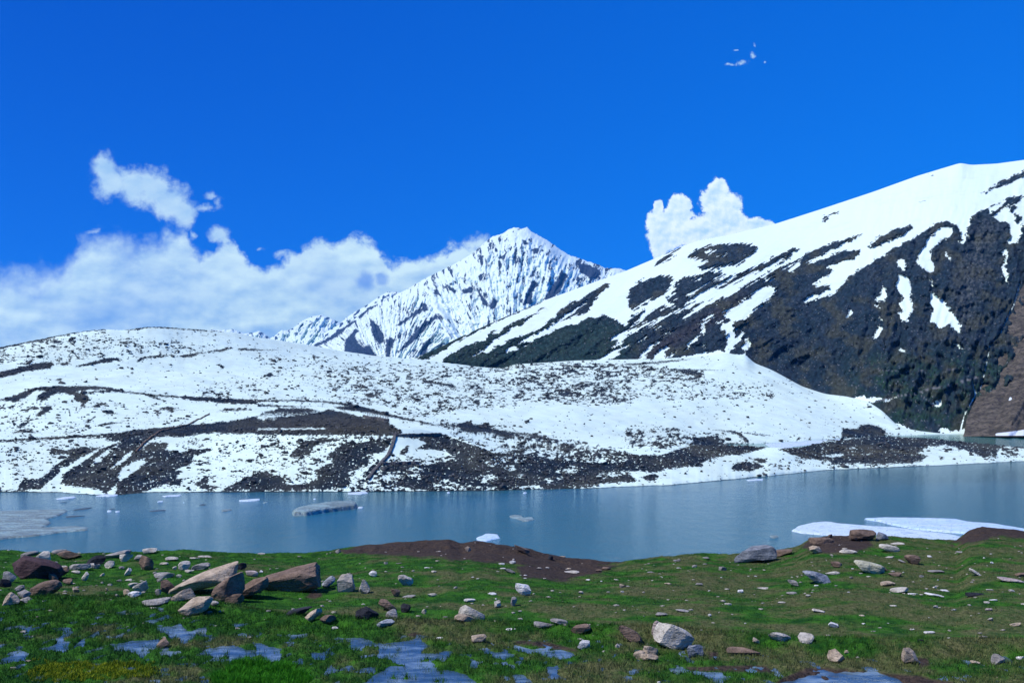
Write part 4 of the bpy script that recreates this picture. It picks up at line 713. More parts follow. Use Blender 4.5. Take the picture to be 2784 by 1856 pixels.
# (frame, cx, cy, w, h, tilt, stone, label or None)
RK=[]
def rk(f,rows):
    for r_ in rows: RK.append((f,)+tuple(r_)+((None,) if len(r_)<7 else ()))
rk(fA,[(300,320,450,175,-14,'darkred','large dark red slab boulder tilted at the left edge of the meadow'),(385,500,300,140,22,'brown','brown wedge boulder leaning under the dark red slab'),(400,240,130,100,5,'pale','pale angular block standing behind the dark red slab'),
 (100,420,120,95,-10,'grey'),(85,620,140,110,32,'tan','tan pointed rock at the far left beside the flooded grass'),(215,590,120,85,0,'grey'),(245,635,100,80,0,'pale','pale rock with a bright top, lowest of the left pile'),
 (550,190,130,50,8,'grey'),(640,230,190,85,0,'brown'),(870,270,170,85,10,'dark'),(1060,212,230,46,16,'grey','long grey slab lying on the skyline of the left rock pile'),(1155,252,112,78,0,'pale','pale six sided block in front of the skyline slab on the left'),
 (1275,240,100,75,15,'grey'),(1370,192,120,55,0,'pale'),(1350,300,160,140,0,'brown','dark brown upright block in the middle of the left rock pile'),(1575,262,110,40,0,'pale'),(1690,322,104,78,8,'pale','rounded pale grey rock behind the long tan boulder'),(1835,318,155,72,15,'grey'),(1730,375,78,42,0,'pale'),(1500,413,165,55,3,'grey'),(1640,418,55,36,0,'pale'),
 (1850,440,620,125,27,'tan','long tan boulder lying aslant, its top end raised to the right'),(1535,515,150,125,-10,'brown','squat brown rock at the lower end of the long tan boulder'),(1680,588,205,95,25,'tan'),(2090,500,340,190,42,'brown','dark brown boulder leaning against the pale one beside the long tan boulder'),
 (1800,660,320,140,26,'tan','pale tan boulder with a cracked front, nearest of the aslant boulders'),(2290,520,330,105,34,'brown'),(2290,392,130,56,-5,'pink','pinkish flat stone on top of the aslant boulder group'),(2140,630,150,80,10,'brown'),
 (1300,502,135,100,38,'pale','smooth pale grey rock above the small white stone on the left'),(1215,492,98,52,12,'pale'),(1225,585,112,55,10,'white','small white stone at the foot of the smooth pale rock'),(1155,570,72,55,0,'tan'),(1420,650,250,75,14,'grey','flat grey rock half sunk at the head of the left pool'),
 (685,545,72,52,0,'tan'),(485,555,58,50,30,'tan'),(400,648,52,20,0,'white'),(785,420,85,55,60,'pale'),(1170,380,85,50,66,'pale'),(1000,315,84,60,10,'pale'),(835,325,62,55,0,'pale'),(880,335,64,46,0,'grey'),(720,330,180,62,5,'grey'),(580,340,85,30,0,'pale'),(690,385,72,30,0,'pale'),(540,385,180,75,25,'brown'),
 (932,405,42,26,20,'pale'),(1495,1035,115,80,30,'brown','brown rock standing in the left pool'),(120,1265,58,36,0,'pale'),(1180,455,62,20,0,'pale'),(1500,305,72,30,0,'pale'),(620,470,95,60,-10,'brown'),(1010,498,52,26,0,'pale'),(2200,330,95,70,0,'dark'),(1880,240,125,16,0,'pale'),(185,525,85,75,0,'grey'),(1960,668,72,42,10,'grey'),(1440,570,52,62,0,'grey'),(1465,455,62,40,0,'grey'),
 (270,212,140,50,10,'grey'),(480,430,90,60,0,'brown'),(40,480,100,90,0,'dark'),(1110,345,50,25,0,'grey'),(1590,340,50,35,30,'pale'),(1410,390,45,24,0,'grey'),(1090,460,45,20,0,'grey'),(930,480,30,18,0,'grey'),(2050,745,50,25,0,'grey'),(1900,755,70,30,0,'grey'),(270,1192,60,18,0,'tan'),(595,560,36,16,0,'grey'),(975,540,28,34,0,'tan'),(1310,572,40,22,0,'pale'),(1070,595,36,30,0,'grey'),(1760,258,60,14,0,'pale'),(2010,745,30,20,0,'pale')])
rk(fB,[(340,400,600,215,16,'brown','big brown boulder with a dark right side, largest on the meadow'),(635,462,140,80,32,'bluegrey','blue grey leaning stone at the right foot of the big brown boulder'),(825,492,172,165,0,'pale','tall speckled pale rock right of the big brown boulder'),(985,512,118,132,10,'pale','speckled pale rock with a knob, right of the tall speckled one'),
 (1350,448,135,95,-16,'pale','pale slanting rock alone on the green grass behind the middle'),(1068,396,92,52,-12,'white'),(1255,575,82,76,0,'brown'),(385,728,215,52,14,'dark','dark flat slab with a grey top edge'),(505,768,165,78,42,'tan','tan pointed stone beside the dark flat slab'),(640,822,140,80,0,'brown'),(701,896,66,32,3,'white','small white block like stone on the marsh edge'),
 (1180,665,180,80,-36,'brown','brown slab slanting down over a shadowed hollow'),(1214,760,115,84,14,'grey','grey rock under the slanting brown slab'),(1170,848,150,66,20,'bluegrey','blue grey pointed stone below the grey rock'),(1010,755,210,130,4,'dark','large rock painted shade-dark in a hollow of the turf'),(1360,716,92,88,0,'dark','small round dark rock among the middle grass'),  # rock in the hollow: its dark stone colour stands in for the shade there
 (1520,745,44,46,0,'pale'),(1595,590,82,34,6,'pale'),(1950,735,235,120,-22,'pale','large pale broken rock with a ledge'),(1940,642,95,34,0,'white','white stone perched behind the large pale broken rock'),(1905,805,185,76,0,'tan','brownish foot stone in front of the large pale broken rock'),(2190,676,60,68,10,'pale'),(2040,988,160,84,4,'tan','cream coloured rock at the top edge of the open pool'),
 (1665,988,52,22,0,'white'),(2312,905,95,16,0,'white'),(740,195,52,40,0,'grey'),(1920,176,56,46,0,'tan','tan square block set in the brown bank'),(2336,650,62,95,0,'grey'),(2230,308,52,20,0,'white'),(2332,290,62,36,0,'white'),(2300,370,105,30,-15,'grey'),(1385,600,115,22,8,'grey'),(1550,343,46,12,0,'white'),(2140,578,76,20,-4,'white'),
 (36,215,62,20,0,'pale'),(695,750,52,22,10,'pale'),(1810,525,36,24,0,'grey'),(1175,302,40,22,0,'grey'),(1290,305,50,14,0,'grey'),(385,242,40,10,0,'grey'),(1965,430,22,10,0,'white'),(2010,445,24,10,0,'white'),(2240,352,50,12,0,'white'),(2178,628,20,14,0,'white'),(1715,795,40,14,0,'grey'),(100,740,40,16,0,'grey'),(30,380,40,24,0,'white')])
rk(fC,[(1460,920,330,215,-38,'pale','big pale angular slab, the largest rock of the right foreground'),(1635,1092,152,155,0,'bluegrey','round blue grey boulder right below the big pale slab'),(1240,1092,135,130,12,'tan','pointed cream rock below the big pale slab'),(1140,1140,100,76,28,'tan','small cream rock left against the pointed cream one'),(1235,1165,150,62,-5,'tan'),
 (1296,905,130,80,78,'pink','reddish upright stone against the left side of the big pale slab'),(1320,1010,105,46,0,'tan'),(1045,925,230,100,-46,'brown','grey brown slab leaning left of the big pale slab'),(590,898,180,85,14,'brown'),(250,868,190,62,-2,'grey','long low grey brown rock above the right pool'),(400,832,142,48,-8,'grey'),(73,545,134,104,0,'white','bright white rock alone in the middle of the meadow'),
 (625,1045,112,82,-12,'white','white angular stone on the turf bank above the right pool'),(936,1055,52,42,-20,'pale'),(975,510,76,38,0,'tan'),(1685,495,62,24,0,'grey'),(2060,555,50,34,0,'white'),(2090,1110,280,78,0,'brown','long low brown rock lying on the muddy bank'),(2190,215,350,160,6,'bluegrey','large blue grey boulder with a tan top on the shore edge'),(325,250,52,46,0,'dark','small black stone on the shore skyline'),
 (420,232,74,25,0,'tan'),(60,172,140,46,-22,'brown'),(497,381,158,15,0,'pale','thin straight pale stone lying like a plank'),(1895,350,72,42,0,'grey'),(2195,1010,80,44,-35,'tan'),(1335,768,100,36,-8,'grey'),(1530,737,112,24,-8,'grey'),(840,350,80,32,0,'brown'),(1480,280,62,18,0,'grey'),(1773,555,24,12,0,'white'),(1315,1390,30,24,0,'white'),(720,970,50,22,0,'grey'),(2290,532,140,12,0,'pale'),
 (1740,310,40,16,0,'grey'),(670,455,40,12,0,'white'),(1500,348,46,14,0,'grey'),(1640,330,44,24,0,'grey'),(1780,775,30,24,-40,'white'),(2200,422,26,12,0,'white'),(1240,385,60,14,0,'grey'),(1740,255,60,20,0,'grey'),(810,1108,26,24,0,'grey'),(675,868,30,24,0,'pale'),(2105,852,20,12,0,'white'),(95,412,30,10,0,'white'),(90,440,30,8,0,'white'),(790,468,16,10,0,'white'),(1700,912,20,12,0,'pale'),(760,370,60,24,0,'brown'),(490,355,40,18,0,'tan'),(1885,435,20,10,0,'white'),(1400,490,60,16,0,'tan')])
rk(fD,[(868,178,235,112,0,'brown','squarish reddish brown boulder standing before the ice sheets'),(1060,192,108,68,-8,'bluegrey','blue grey rock right of the squarish brown boulder'),(1122,290,168,66,-14,'pale','pale flat topped slab in the grass below the ice sheets'),(1195,257,112,22,0,'pale'),(1345,402,140,78,-8,'brown','rounded brown rock right of the yellow cream rock'),(940,458,262,98,-16,'cream','yellow cream flat rock on the right meadow'),
 (640,450,118,60,0,'brown'),(1078,492,62,48,0,'brown'),(465,558,250,92,-18,'bluegrey','large blue grey slab pair leaning on the right meadow'),(605,525,124,34,-4,'pale'),(255,605,118,50,-32,'grey','thin grey slab tipped left of the blue grey slab'),(745,328,142,36,-6,'pale'),(1215,675,150,52,8,'pale'),(1120,622,132,44,5,'tan'),(1345,718,96,14,0,'white'),(1530,722,158,24,-13,'white','long thin pale splinter of stone on the right meadow'),
 (1635,687,78,16,-5,'white'),(1535,657,36,20,0,'white'),(1900,520,140,30,-31,'pale','narrow pale slab tipped down to the right'),(2232,585,215,34,-9,'pink','long pinkish white stone at the right border'),(2035,680,62,18,0,'pale'),(2240,688,52,22,0,'pale'),(2070,775,72,16,0,'white'),(1160,825,62,15,0,'pale'),(230,712,92,26,0,'grey'),(137,797,72,18,0,'pale'),(470,868,112,22,-12,'pale'),
 (615,1000,84,50,-16,'white','small bright white stone with a dark right side'),(115,1112,195,84,-16,'pale','pale angular rock left of the block on the right turf'),(360,1105,140,110,-12,'pale','pale squared block on the bright green right turf'),(655,1268,172,120,-28,'tan','tan brown rock on the turf above the muddy pool'),(1285,1290,195,145,-6,'tan','pale tan arched rock with a dark hollow at its foot'),(2135,1317,152,88,0,'grey','grey pyramid shaped rock near the bottom right corner'),
 (1905,1340,78,28,-8,'tan'),(2322,1300,84,30,0,'white','bright white flat stone at the right border'),(2032,860,58,26,8,'pink'),(1710,862,42,15,0,'white'),(2045,950,58,32,-5,'pale'),(2275,995,88,34,6,'tan'),(1490,1068,98,28,0,'white'),(2055,435,30,22,0,'white'),(1492,377,50,22,-10,'white'),(2325,540,95,50,0,'brown'),(450,312,115,60,-12,'tan'),(875,915,52,14,0,'tan'),(890,990,34,13,0,'white'),(2105,1480,36,14,0,'tan'),
 (1180,540,115,40,0,'brown'),(1545,515,130,26,0,'grey'),(1410,1140,52,20,0,'dark'),(1890,722,185,36,-4,'dark','flat black stone on the right meadow'),(1115,383,62,22,0,'pale'),(1543,835,40,24,0,'grey'),(480,230,230,80,0,'brown','rough brown rocky mound at the water beside the brown boulder'),(580,190,46,40,0,'brown'),(150,340,200,70,0,'brown'),(785,487,22,14,0,'white'),(450,640,40,12,0,'white'),(1990,390,24,14,0,'white'),(1780,335,110,14,0,'grey'),(2050,352,24,8,0,'white'),(1500,770,20,14,0,'grey'),(780,570,40,24,0,'grey'),(1250,522,16,12,0,'white'),(1565,590,16,10,0,'white'),(1340,1040,24,12,0,'white'),(975,1060,40,12,0,'grey'),(1485,935,14,10,0,'white'),(750,702,24,10,0,'white'),(2010,795,50,20,0,'pale'),(1410,555,50,26,0,'grey'),(1240,420,60,18,-20,'grey'),(730,1250,40,40,0,'tan'),(830,1295,30,14,0,'grey'),(1110,985,20,8,0,'white'),(1760,305,14,8,0,'white')])
def sizeword(w): return 'large' if w>34 else 'mid sized' if w>20 else 'small' if w>11 else 'tiny'
land=[]; placed=[]
for (f,cx,cy,w,h,ang,mt,lab) in RK:
    ang*=.86 if w>150 else 1
    x=f[0]+cx*f[2]; y=f[1]+cy*f[2]; w*=f[2]; h*=f[2]; a=math.radians(ang)
    vh=abs(w*math.sin(a))*.82+abs(h*math.cos(a)); placed.append((x,y,w,h,ang,mt,lab,vh))
    if lab: land.append((x,y,lab))
used={}
def short(l):                                   # the landmark phrase without its trailing relation
    for cut in (' tilted at',' leaning under',' standing behind',' lying on the sky',', lowest',', its top',' at the lower end',', nearest',' at the foot',' half sunk',' standing in',', largest',' at the right foot',' right of the big',', right of',' alone on',' below the grey',' in a hollow',' perched',' in front of',' at the top edge',' set in',', the largest',' right below',' below the big',' left against',' against the left',' leaning left',' above the right',' alone in',' on the turf bank',' lying on the muddy',' on the shore edge',' on the shore sky',' lying like',' standing before',' right of the squarish',' in the grass below',' right of the yellow',' on the right meadow',' leaning on',' tipped left',' left of the block',' on the bright green',' on the turf above',' with a dark hollow',' near the bottom',' at the right border',' on the marsh edge',' beside the dark',' under the slant',' slanting down',' among the middle',' above the small',' in the middle of the left',' behind the long',' on top of',' with a cracked',' beside the flooded',' beside the long',' at the far left',' at the water'):
        i=l.find(cut)
        if i>0: l=l[:i]
    return ' '.join(l.split()[:6])
for i,(x,y,w,h,ang,mt,lab,vh) in enumerate(placed):
    yb=y+vh*.5
    Y0=ground_hit(x,min(yb,1856*1.02)); 
    skyl = yb < cur(E_pts,x)+2
    if skyl: Y0=De_f(x)+.1
    mpp=Y0/F                                     # metres per photo pixel at that distance
    sx,sz=w*mpp/2,h*mpp/2; thick=min(max(sx*.7,sz*.8),sx*1.0); 
    sub=4 if w*h>1800 else 3 if w*h>250 else 2
    el=w>2.0*h or (abs(ang)>12 and w>1.5*h); kx=1.16 if el else 1.12; sz*=.86 if el else 1.
    V,Fa=rock_shape(sub,i*7+3,sx*kx,thick*.9,sz*1.18,ang,cuts=8 if el else 12,round_=.42 if el else .25 if 'round' in (lab or '') else .06,yaw=0 if el else (i*1.7)%1.2-.6)
    if abs(ang)>12 and w>60:
        zb=V[:,2].min(); xn=V[:,0]/np.abs(V[:,0]).max(); mid=xn*math.tan(math.radians(ang))*sx*.95; lowv=V[:,2]<mid; V[:,2]=np.where(lowv,V[:,2]+(zb-V[:,2])*.3*np.clip((mid-V[:,2])/(sz*.7),0,1),V[:,2])
    Yc_=Y0+thick*.55; zc=CZ-(y-HY)/F*Yc_
    gz=float(groundz(np.array([x]),np.array([Yc_]))[0])
    zc=min(zc, gz-V[:,2].min()-.10*(V[:,2].max()-V[:,2].min()))       # never hovering
    me_o=mesh_np('boulder' if w>30 else 'stone',V,Fa,RM[mt]); me_o.location=((x-CX)/F*Yc_,Yc_,zc)
    if 1: me_o.data.polygons.foreach_set('use_smooth',[False]*len(me_o.data.polygons))
    if lab is None:
        dd_=[((x-lx)**2+((y-ly)*1.7)**2,lx,ly,ll) for lx,ly,ll in land]; dd_.sort(); sh='flat ' if h<w*.38 else 'tilted ' if abs(ang)>18 else 'angular ' if i%2 else 'rounded '
        for _,lx,ly,ll in dd_[:6]:
            ax,ay=x-lx,(y-ly)*1.7
            rel_=('right of' if ax>0 else 'left of') if abs(ax)>abs(ay) else ('in front of' if ay>0 else 'behind')
            dist=math.hypot(ax,ay); near='close ' if dist<70 else 'well ' if dist>150 else ''
            l=f"{sizeword(w)} {CN[mt]} {sh}stone {near}{rel_} the {short(ll)}"
            if l not in used: break
        used[l]=used.get(l,0)+1; lab=l
    tagit(me_o,lab,'boulder' if w>30 else 'stone','boulders and stones scattered over the meadow')
rs=np.random.RandomState(77); N=900; Yb=rs.uniform(18.5,42,N); xb=rs.uniform(-80,2860,N); kp=rs.rand(N)<sst(fbm(xb/160,Yb/3,3,610),-.25,.35)*.8+.15; Yb=Yb[kp];xb=xb[kp]; zg=groundz(xb,Yb); Vs=[];Fs=[];n0=0
for k in range(len(Yb)):
    V,Fa=rock_shape(1,900+k%20,1,1,1,cuts=4); s=rs.uniform(.012,.045)*(1.0+.8*(rs.rand()<.1)); V=V*np.array([s*rs.uniform(1,1.9),s,s*.6])+np.array([(xb[k]-CX)/F*Yb[k],Yb[k],zg[k]+s*.35]); Vs.append(V);Fs.append(Fa+n0);n0+=len(V)
o=mesh_np('pebbles',np.concatenate(Vs),np.concatenate(Fs),RM['pale'],smooth=False); tagit(o,'countless tiny pale pebbles strewn through the meadow grass','pebbles',kind='stuff')
# ================================================================ far shore details
hpx,hpy=proj(HX,RD,RZ)
def hill_at(x,y):
    j=int(np.clip((x-XS[0])/2.4,0,len(XS)-1)); col=hpy[iS:iC,j]; i=np.where(col<=y)[0]
    i=iS+(i[0] if len(i) else 0); return HX[i,j],RD[i,j],RZ[i,j]
def strip_wall(name,pts,wid,hgt,mat,label,cat,seed=1):
    P=np.array(pts); n=max(8,int(np.hypot(*(P[-1]-P[0]))/2.5)); d=np.r_[0,np.cumsum(np.hypot(*np.diff(P,axis=0).T))]; s=np.linspace(0,d[-1],n)
    cx_=np.interp(s,d,P[:,0]); cy_=np.interp(s,d,P[:,1]); C3=np.array([hill_at(a,b) for a,b in zip(cx_,cy_)]); 
    for q in range(3): C3[1:-1]=(C3[:-2]+C3[1:-1]*2+C3[2:])/4
    tg=np.gradient(C3,axis=0); tg/=np.linalg.norm(tg[:,:2],axis=1)[:,None]+1e-9; nr_=np.stack([tg[:,1],-tg[:,0],0*tg[:,0]],-1)
    rr=np.random.RandomState(seed); hh_=hgt*(1+.35*rr.rand(n)); prof=[(-.5,-.6),(-.45,.85),(-.2,1.0),(.2,1.0),(.45,.85),(.5,-.6)]
    V=np.array([[C3[k]+nr_[k]*wid*a*(1+.2*rr.rand())+np.array([0,0,b*hh_[k]]) for a,b in prof] for k in range(n)]).reshape(-1,3)
    Fq=grid_faces(n,6); o=mesh_np(name,V,Fq,mat,smooth=False); tagit(o,label,cat); return o
m,t=material('wall_stone'); p=t.pos(); v=t.voro(p,2.2,out='Color'); c=t.mix(t.xyz(v)[0],(.055,.055,.058),(.17,.165,.155)); t.principled(c,.9,.15,t.bump(t.voro(p,2.2),.8,.2)); M_wall=m
S_=fF[2]; q=lambda x,y:(700+x*S_,860+y*S_); e=lambda x,y:(x*S_,860+y*S_)
strip_wall('stone_wall',[q(1178,1012),q(1160,1085),q(1125,1180),q(1055,1262),q(990,1330),q(942,1402)],.9,.5,M_wall,'crooked dry stone wall running down the far shore slope to the lake','wall',3)
strip_wall('stone_wall',[q(1060,1268),q(1180,1262),q(1375,1256)],.7,.55,M_wall,'short level stone wall joining the crooked wall halfway down the far slope','wall',4)
strip_wall('stone_wall',[q(1185,1024),q(1350,1020),q(1570,1014)],.7,.6,M_wall,'long low stone wall along the top edge of the far shore slope','wall',5)
strip_wall('stone_wall',[q(900,862),q(1010,885),q(1125,905)],.6,.9,M_wall,'pale low wall beside the road end on the dark mound across the lake','wall',6)
strip_wall('water_pipe',[e(1165,1160),e(1240,1075),e(1350,995),e(1450,965),e(1580,940),e(1700,885),e(1790,842)],.45,.4,RM['brown'],'thin brown pipe crossing the far shore road diagonally on the left','pipe',7)
# fence: thin posts and a rail on the hill
fx,fy,fz=hill_at(*q(1035,870)); fe=bpy.data.objects.new('wire_fence',None); COL.objects.link(fe); fe.location=(fx,fy,fz); tagit(fe,'low pale fence on the snow beside the dark mound across the lake','fence')
pts=[hill_at(*q(940+k*22,852+k*4)) for k in range(9)]
def boxm(a,b,t_):
    a=np.array(a);b=np.array(b); d=b-a; up=np.array([0,0,1.]) if abs(d[2])<np.linalg.norm(d)*.9 else np.array([1.,0,0]); s1=np.cross(d,up); s1/=np.linalg.norm(s1); s2=np.cross(d,s1); s2/=np.linalg.norm(s2)
    V=[p_+s1*i*t_+s2*j*t_ for p_ in (a,b) for i,j in ((-1,-1),(1,-1),(1,1),(-1,1))]; return np.array(V),np.array([[0,1,2,3],[7,6,5,4],[0,4,5,1],[1,5,6,2],[2,6,7,3],[3,7,4,0]])
for k,pp in enumerate(pts):
    V,Fa=boxm(np.array(pp)-[fx,fy,fz+.2],np.array(pp)-[fx,fy,fz]+[0,0,1.3],.09); o=mesh_np('post',V,Fa,RM['grey'],smooth=False); o.parent=fe
for hz_ in (.5,1.1):
    Vs=[];Fs=[];n0=0
    for a,b in zip(pts[:-1],pts[1:]):
        V,Fa=boxm(np.array(a)-[fx,fy,fz-hz_],np.array(b)-[fx,fy,fz-hz_],.04); Vs.append(V);Fs.append(Fa+n0);n0+=8
    o=mesh_np('rail',np.concatenate(Vs),np.concatenate(Fs),RM['grey'],smooth=False); o.parent=fe
# landing platform at the waterline
D_=CZ*F/(1331-HY); jx=(1016-CX)/F*D_; je=bpy.data.objects.new('wooden_landing',None); COL.objects.link(je); je.location=(jx,D_,0); tagit(je,'dark flat wooden landing at the far waterline below the stone walls','landing stage')
m,t=material('dark_timber'); p=t.pos(); t.principled(t.mix(t.noise(t.vm('MULTIPLY',p,(.5,4,4)),3,4,.6),(.03,.03,.026),(.09,.08,.065)),.85,.2); M_tim=m
for k in range(5):
    V,Fa=boxm((-2.0,-.7+k*.36,.42),(2.0,-.7+k*.36,.42),.16); o=mesh_np('plank',V,Fa,M_tim,smooth=False); o.parent=je
for a,b in ((-1.8,-.6),(1.8,-.6),(-1.8,.7),(1.8,.7)):
    V,Fa=boxm((a,b,-.8),(a,b,.28),.1); o=mesh_np('pile',V,Fa,M_tim,smooth=False); o.parent=je
# ---- boulders on the far hill
rs=np.random.RandomState(17)
vis=(rown[:,None]>iS)&(rown[:,None]<iC-1)&(hpx>-60)&(hpx<2850)&(wM==0)
dn=DENS.at(hpx,hpy)*1.0; dn=np.where(snowH<0,np.maximum(dn,.32),dn)
sdens=sst(fbm(hpx/30,hpy/12,4,401)+.6*fbm(hpx/90,hpy/30,3,402),-.1,.45)+.07
area=np.zeros_like(hpy); area[1:]=np.clip(np.abs(hpy[1:]-hpy[:-1]),0,6)
pw=np.where(vis,dn*sdens*area,0).ravel(); pw/=pw.sum()
N=13000; pick=rs.choice(len(pw),N,p=pw)
bx,by,bz=HX.ravel()[pick],RD.ravel()[pick],RZ.ravel()[pick]; bx=bx+rs.uniform(-.4,.4,N)
szp=np.exp(rs.normal(.35,.5,N))*1.35; szp=np.clip(szp,.8,9); szm=szp*by/F                  # half width
szm*=np.where(by>420,.85,1.0)
order=np.argsort(-szm*F/by); big=order[:120]; rest=order[120:]
m,t=material('shore_boulder'); p=t.pos(); oi=t.n.new('ShaderNodeObjectInfo'); n1=t.noise(p,.6,4,.6); n2=t.noise(p,3,4,.6)
c=t.mix(t.ss(n1,.35,.65),(.024,.030,.034),(.095,.100,.095)); c=t.mix(t.m('MULTIPLY',t.ss(n2,.55,.7),.5),c,(.16,.16,.155)); t.principled(c,.9,.15,t.bump(n2,.6,.2)); M_sb=m
Vs=[];Fs=[];n0=0
prot=[rock_shape(1,500+k,1,1,1,cuts=5) for k in range(24)]
prot2=[rock_shape(2,600+k,1,1,1,cuts=9) for k in range(12)]
for c_,k in enumerate(rest):
    V,Fa=(prot2 if szm[k]*F/by[k]>2.2 else prot)[c_%12]; s=szm[k]; th=rs.rand()*6.28; cc,ss_=math.cos(th),math.sin(th)
    V=V*np.array([s*(1+.5*rs.rand()),s*1.0,s*rs.uniform(.5,.85)]); V=np.stack([V[:,0]*cc-V[:,1]*ss_,V[:,0]*ss_+V[:,1]*cc,V[:,2]],-1)+np.array([bx[k],by[k],bz[k]+s*.25])
    Vs.append(V);Fs.append(Fa+n0);n0+=len(V)
o=mesh_np('scattered_rocks',np.concatenate(Vs),np.concatenate(Fs),M_sb,smooth=False); tagit(o,'countless small dark rocks strewn over the snow and scree across the lake','rocks',kind='stuff')
zl_=[(0,700,'on the left hill'),(700,1400,'on the middle hill'),(1400,2000,'below the snow fan'),(2000,2800,'on the right spit')]
LB=[]
for c_,k in enumerate(big):
    V,Fa=rock_shape(3,700+c_,szm[k]*(1.1+.4*rs.rand()),szm[k],szm[k]*rs.uniform(.6,.9),cuts=11,yaw=rs.rand()*3)
    o=mesh_np('boulder',V,Fa,M_sb,smooth=True); o.location=(bx[k],by[k],bz[k]+szm[k]*.3); xx=CX+bx[k]/by[k]*F; yy=HY-(bz[k]-CZ)/by[k]*F
    zn=[z for a,b,z in zl_ if a<=xx<b] or [zl_[0 if xx<0 else -1][2]]; nearw='near the water' if by[k]<265 else 'halfway up' if by[k]<420 else 'high up'
    big_='broad ' if szm[k]*F/by[k]>5.2 else ''; on='on scree' if snowH.ravel()[pick[k]]<0 else 'ringed by snow'
    LB.append((o,big_+'dark boulder '+on,nearw+' '+zn[0],xx))
from collections import defaultdict
gd=defaultdict(list)
for o,a,b,xx in LB: gd[(a,b)].append((xx,o))
ORD='leftmost,second,third,fourth,fifth,sixth,seventh,eighth,ninth,tenth,eleventh,twelfth,thirteenth,fourteenth,fifteenth,sixteenth,seventeenth,eighteenth,nineteenth,twentieth,twenty-first,twenty-second,twenty-third,twenty-fourth,twenty-fifth,twenty-sixth,twenty-seventh,twenty-eighth,twenty-ninth,thirtieth'.split(',')
for (a,b),l_ in gd.items():
    l_.sort(key=lambda q_:q_[0])
    for n_,(xx,o) in enumerate(l_):
        lb=f"{a} {b}" if len(l_)==1 else f"{a}, {'leftmost of those' if n_==0 else ORD[min(n_,29)]+' from left'} {b}"
        tagit(o,lb,'boulder','dark boulders on the far shore '+b)
# ---------------------------------------------------------------- ice floes
def ice_mat(name,a,b,dirty,amt):
    m,t=material(name); p=t.pos(); n1=t.noise(t.vm('MULTIPLY',p,(.35,1,1)),.5,6,.65); n2=t.noise(p,2.4,5,.65)
    c=t.mix(t.ss(n1,.35,.65),a,b); c=t.mix(t.m('MULTIPLY',t.ss(t.m('ADD',n1,t.m('MULTIPLY',n2,.5)),.64,.80),amt),c,dirty); ve=t.n.new('ShaderNodeTexVoronoi'); ve.feature='DISTANCE_TO_EDGE'; t.l.new(t.vm('ADD',t.vm('MULTIPLY',p,(.10,.22,.1)),t.vm('MULTIPLY',t.noise(p,.5,4,.6,col=True),(.6,.6,0))),ve.inputs['Vector']); c=t.mix(t.ss(ve.outputs['Distance'],.012,.035,.75,0),c,(.10,.20,.30)); b_=t.principled(c,.55,.35,t.bump(t.m('ADD',n2,n1),.7,.3)); return m
I_w=ice_mat('white_ice',(.62,.76,.86),(.74,.86,.90),(.44,.55,.53),.35); I_d=ice_mat('dirty_ice',(.27,.39,.36),(.48,.62,.57),(.11,.14,.12),.8); I_b=ice_mat('blue_ice',(.48,.68,.90),(.70,.85,.93),(.44,.55,.55),.35); I_k=ice_mat('sunken_ice',(.05,.09,.10),(.12,.17,.17),(.05,.05,.05),.6)
def floe(name,f,poly,hgt,mat,label,group='small ice floes drifting on the lake'):
    P=T(f,poly); D=CZ*F/(P[:,1]-HY); W2=np.stack([(P[:,0]-CX)/F*D,D],-1)
    x0,y0=W2.min(0)-.4;x1,y1=W2.max(0)+.4; nx=int(np.clip((x1-x0)/.18,12,170)); ny=int(np.clip((y1-y0)/.25,12,110))
    gx=np.linspace(x0,x1,nx);gy=np.linspace(y0,y1,ny);GX,GY=np.meshgrid(gx,gy); d2=np.full(GX.shape,1e9);ins=np.zeros(GX.shape,bool);n=len(W2)
    for k in range(n):
        ax,ay=W2[k];bx_,by_=W2[(k+1)%n];ex_,ey_=bx_-ax,by_-ay;L=ex_*ex_+ey_*ey_+1e-9;tt=np.clip(((GX-ax)*ex_+(GY-ay)*ey_)/L,0,1)
        d2=np.minimum(d2,(GX-ax-tt*ex_)**2+(GY-ay-tt*ey_)**2)
        if abs(ey_)>1e-9: ins^=((ay>GY)!=(by_>GY))&(GX<ax+(GY-ay)/ey_*ex_)
    sd=np.where(ins,1,-1)*np.sqrt(d2)+.25*fbm(GX/1.2,GY/2.2,3,501)
    Z=-.25+(hgt+.25)*sst(sd,-.15,.22)+sst(sd,.2,2)*hgt*(.35*fbm(GX/2.5,GY/5,4,502)+.35*ridged(GX/6,GY/10,3,503))+sst(sd,0,1)*hgt*.15
    Fq=grid_faces(ny,nx); keep=(sd.ravel()[Fq]>-.3).any(1); Fq=Fq[keep]; u_,inv=np.unique(Fq,return_inverse=True); V=np.stack([GX,GY,Z],-1).reshape(-1,3)[u_]
    c_=V.mean(0)*[1,1,0]; o=mesh_np(name,V-c_,inv.reshape(Fq.shape),mat); o.location=c_; tagit(o,label,'ice floe',group); return o
G2='large ice sheets on the lake'
floe('ice_sheet',fI,[(-260,215),(0,212),(200,206),(420,200),(435,212),(380,240),(300,262),(330,285),(280,318),(480,310),(567,317),(560,333),(400,346),(200,373),(60,384),(0,392),(-260,420)],.22,I_d,'large dirty grey ice sheet reaching in from the left border',G2)
floe('ice_floe',fI,[(1868,228),(1900,208),(1980,192),(2110,172),(2265,164),(2285,180),(2270,197),(2150,210),(2040,226),(1960,238),(1880,240)],.8,I_d,'thick dirty grey ice slab floating left of the middle of the lake',G2)
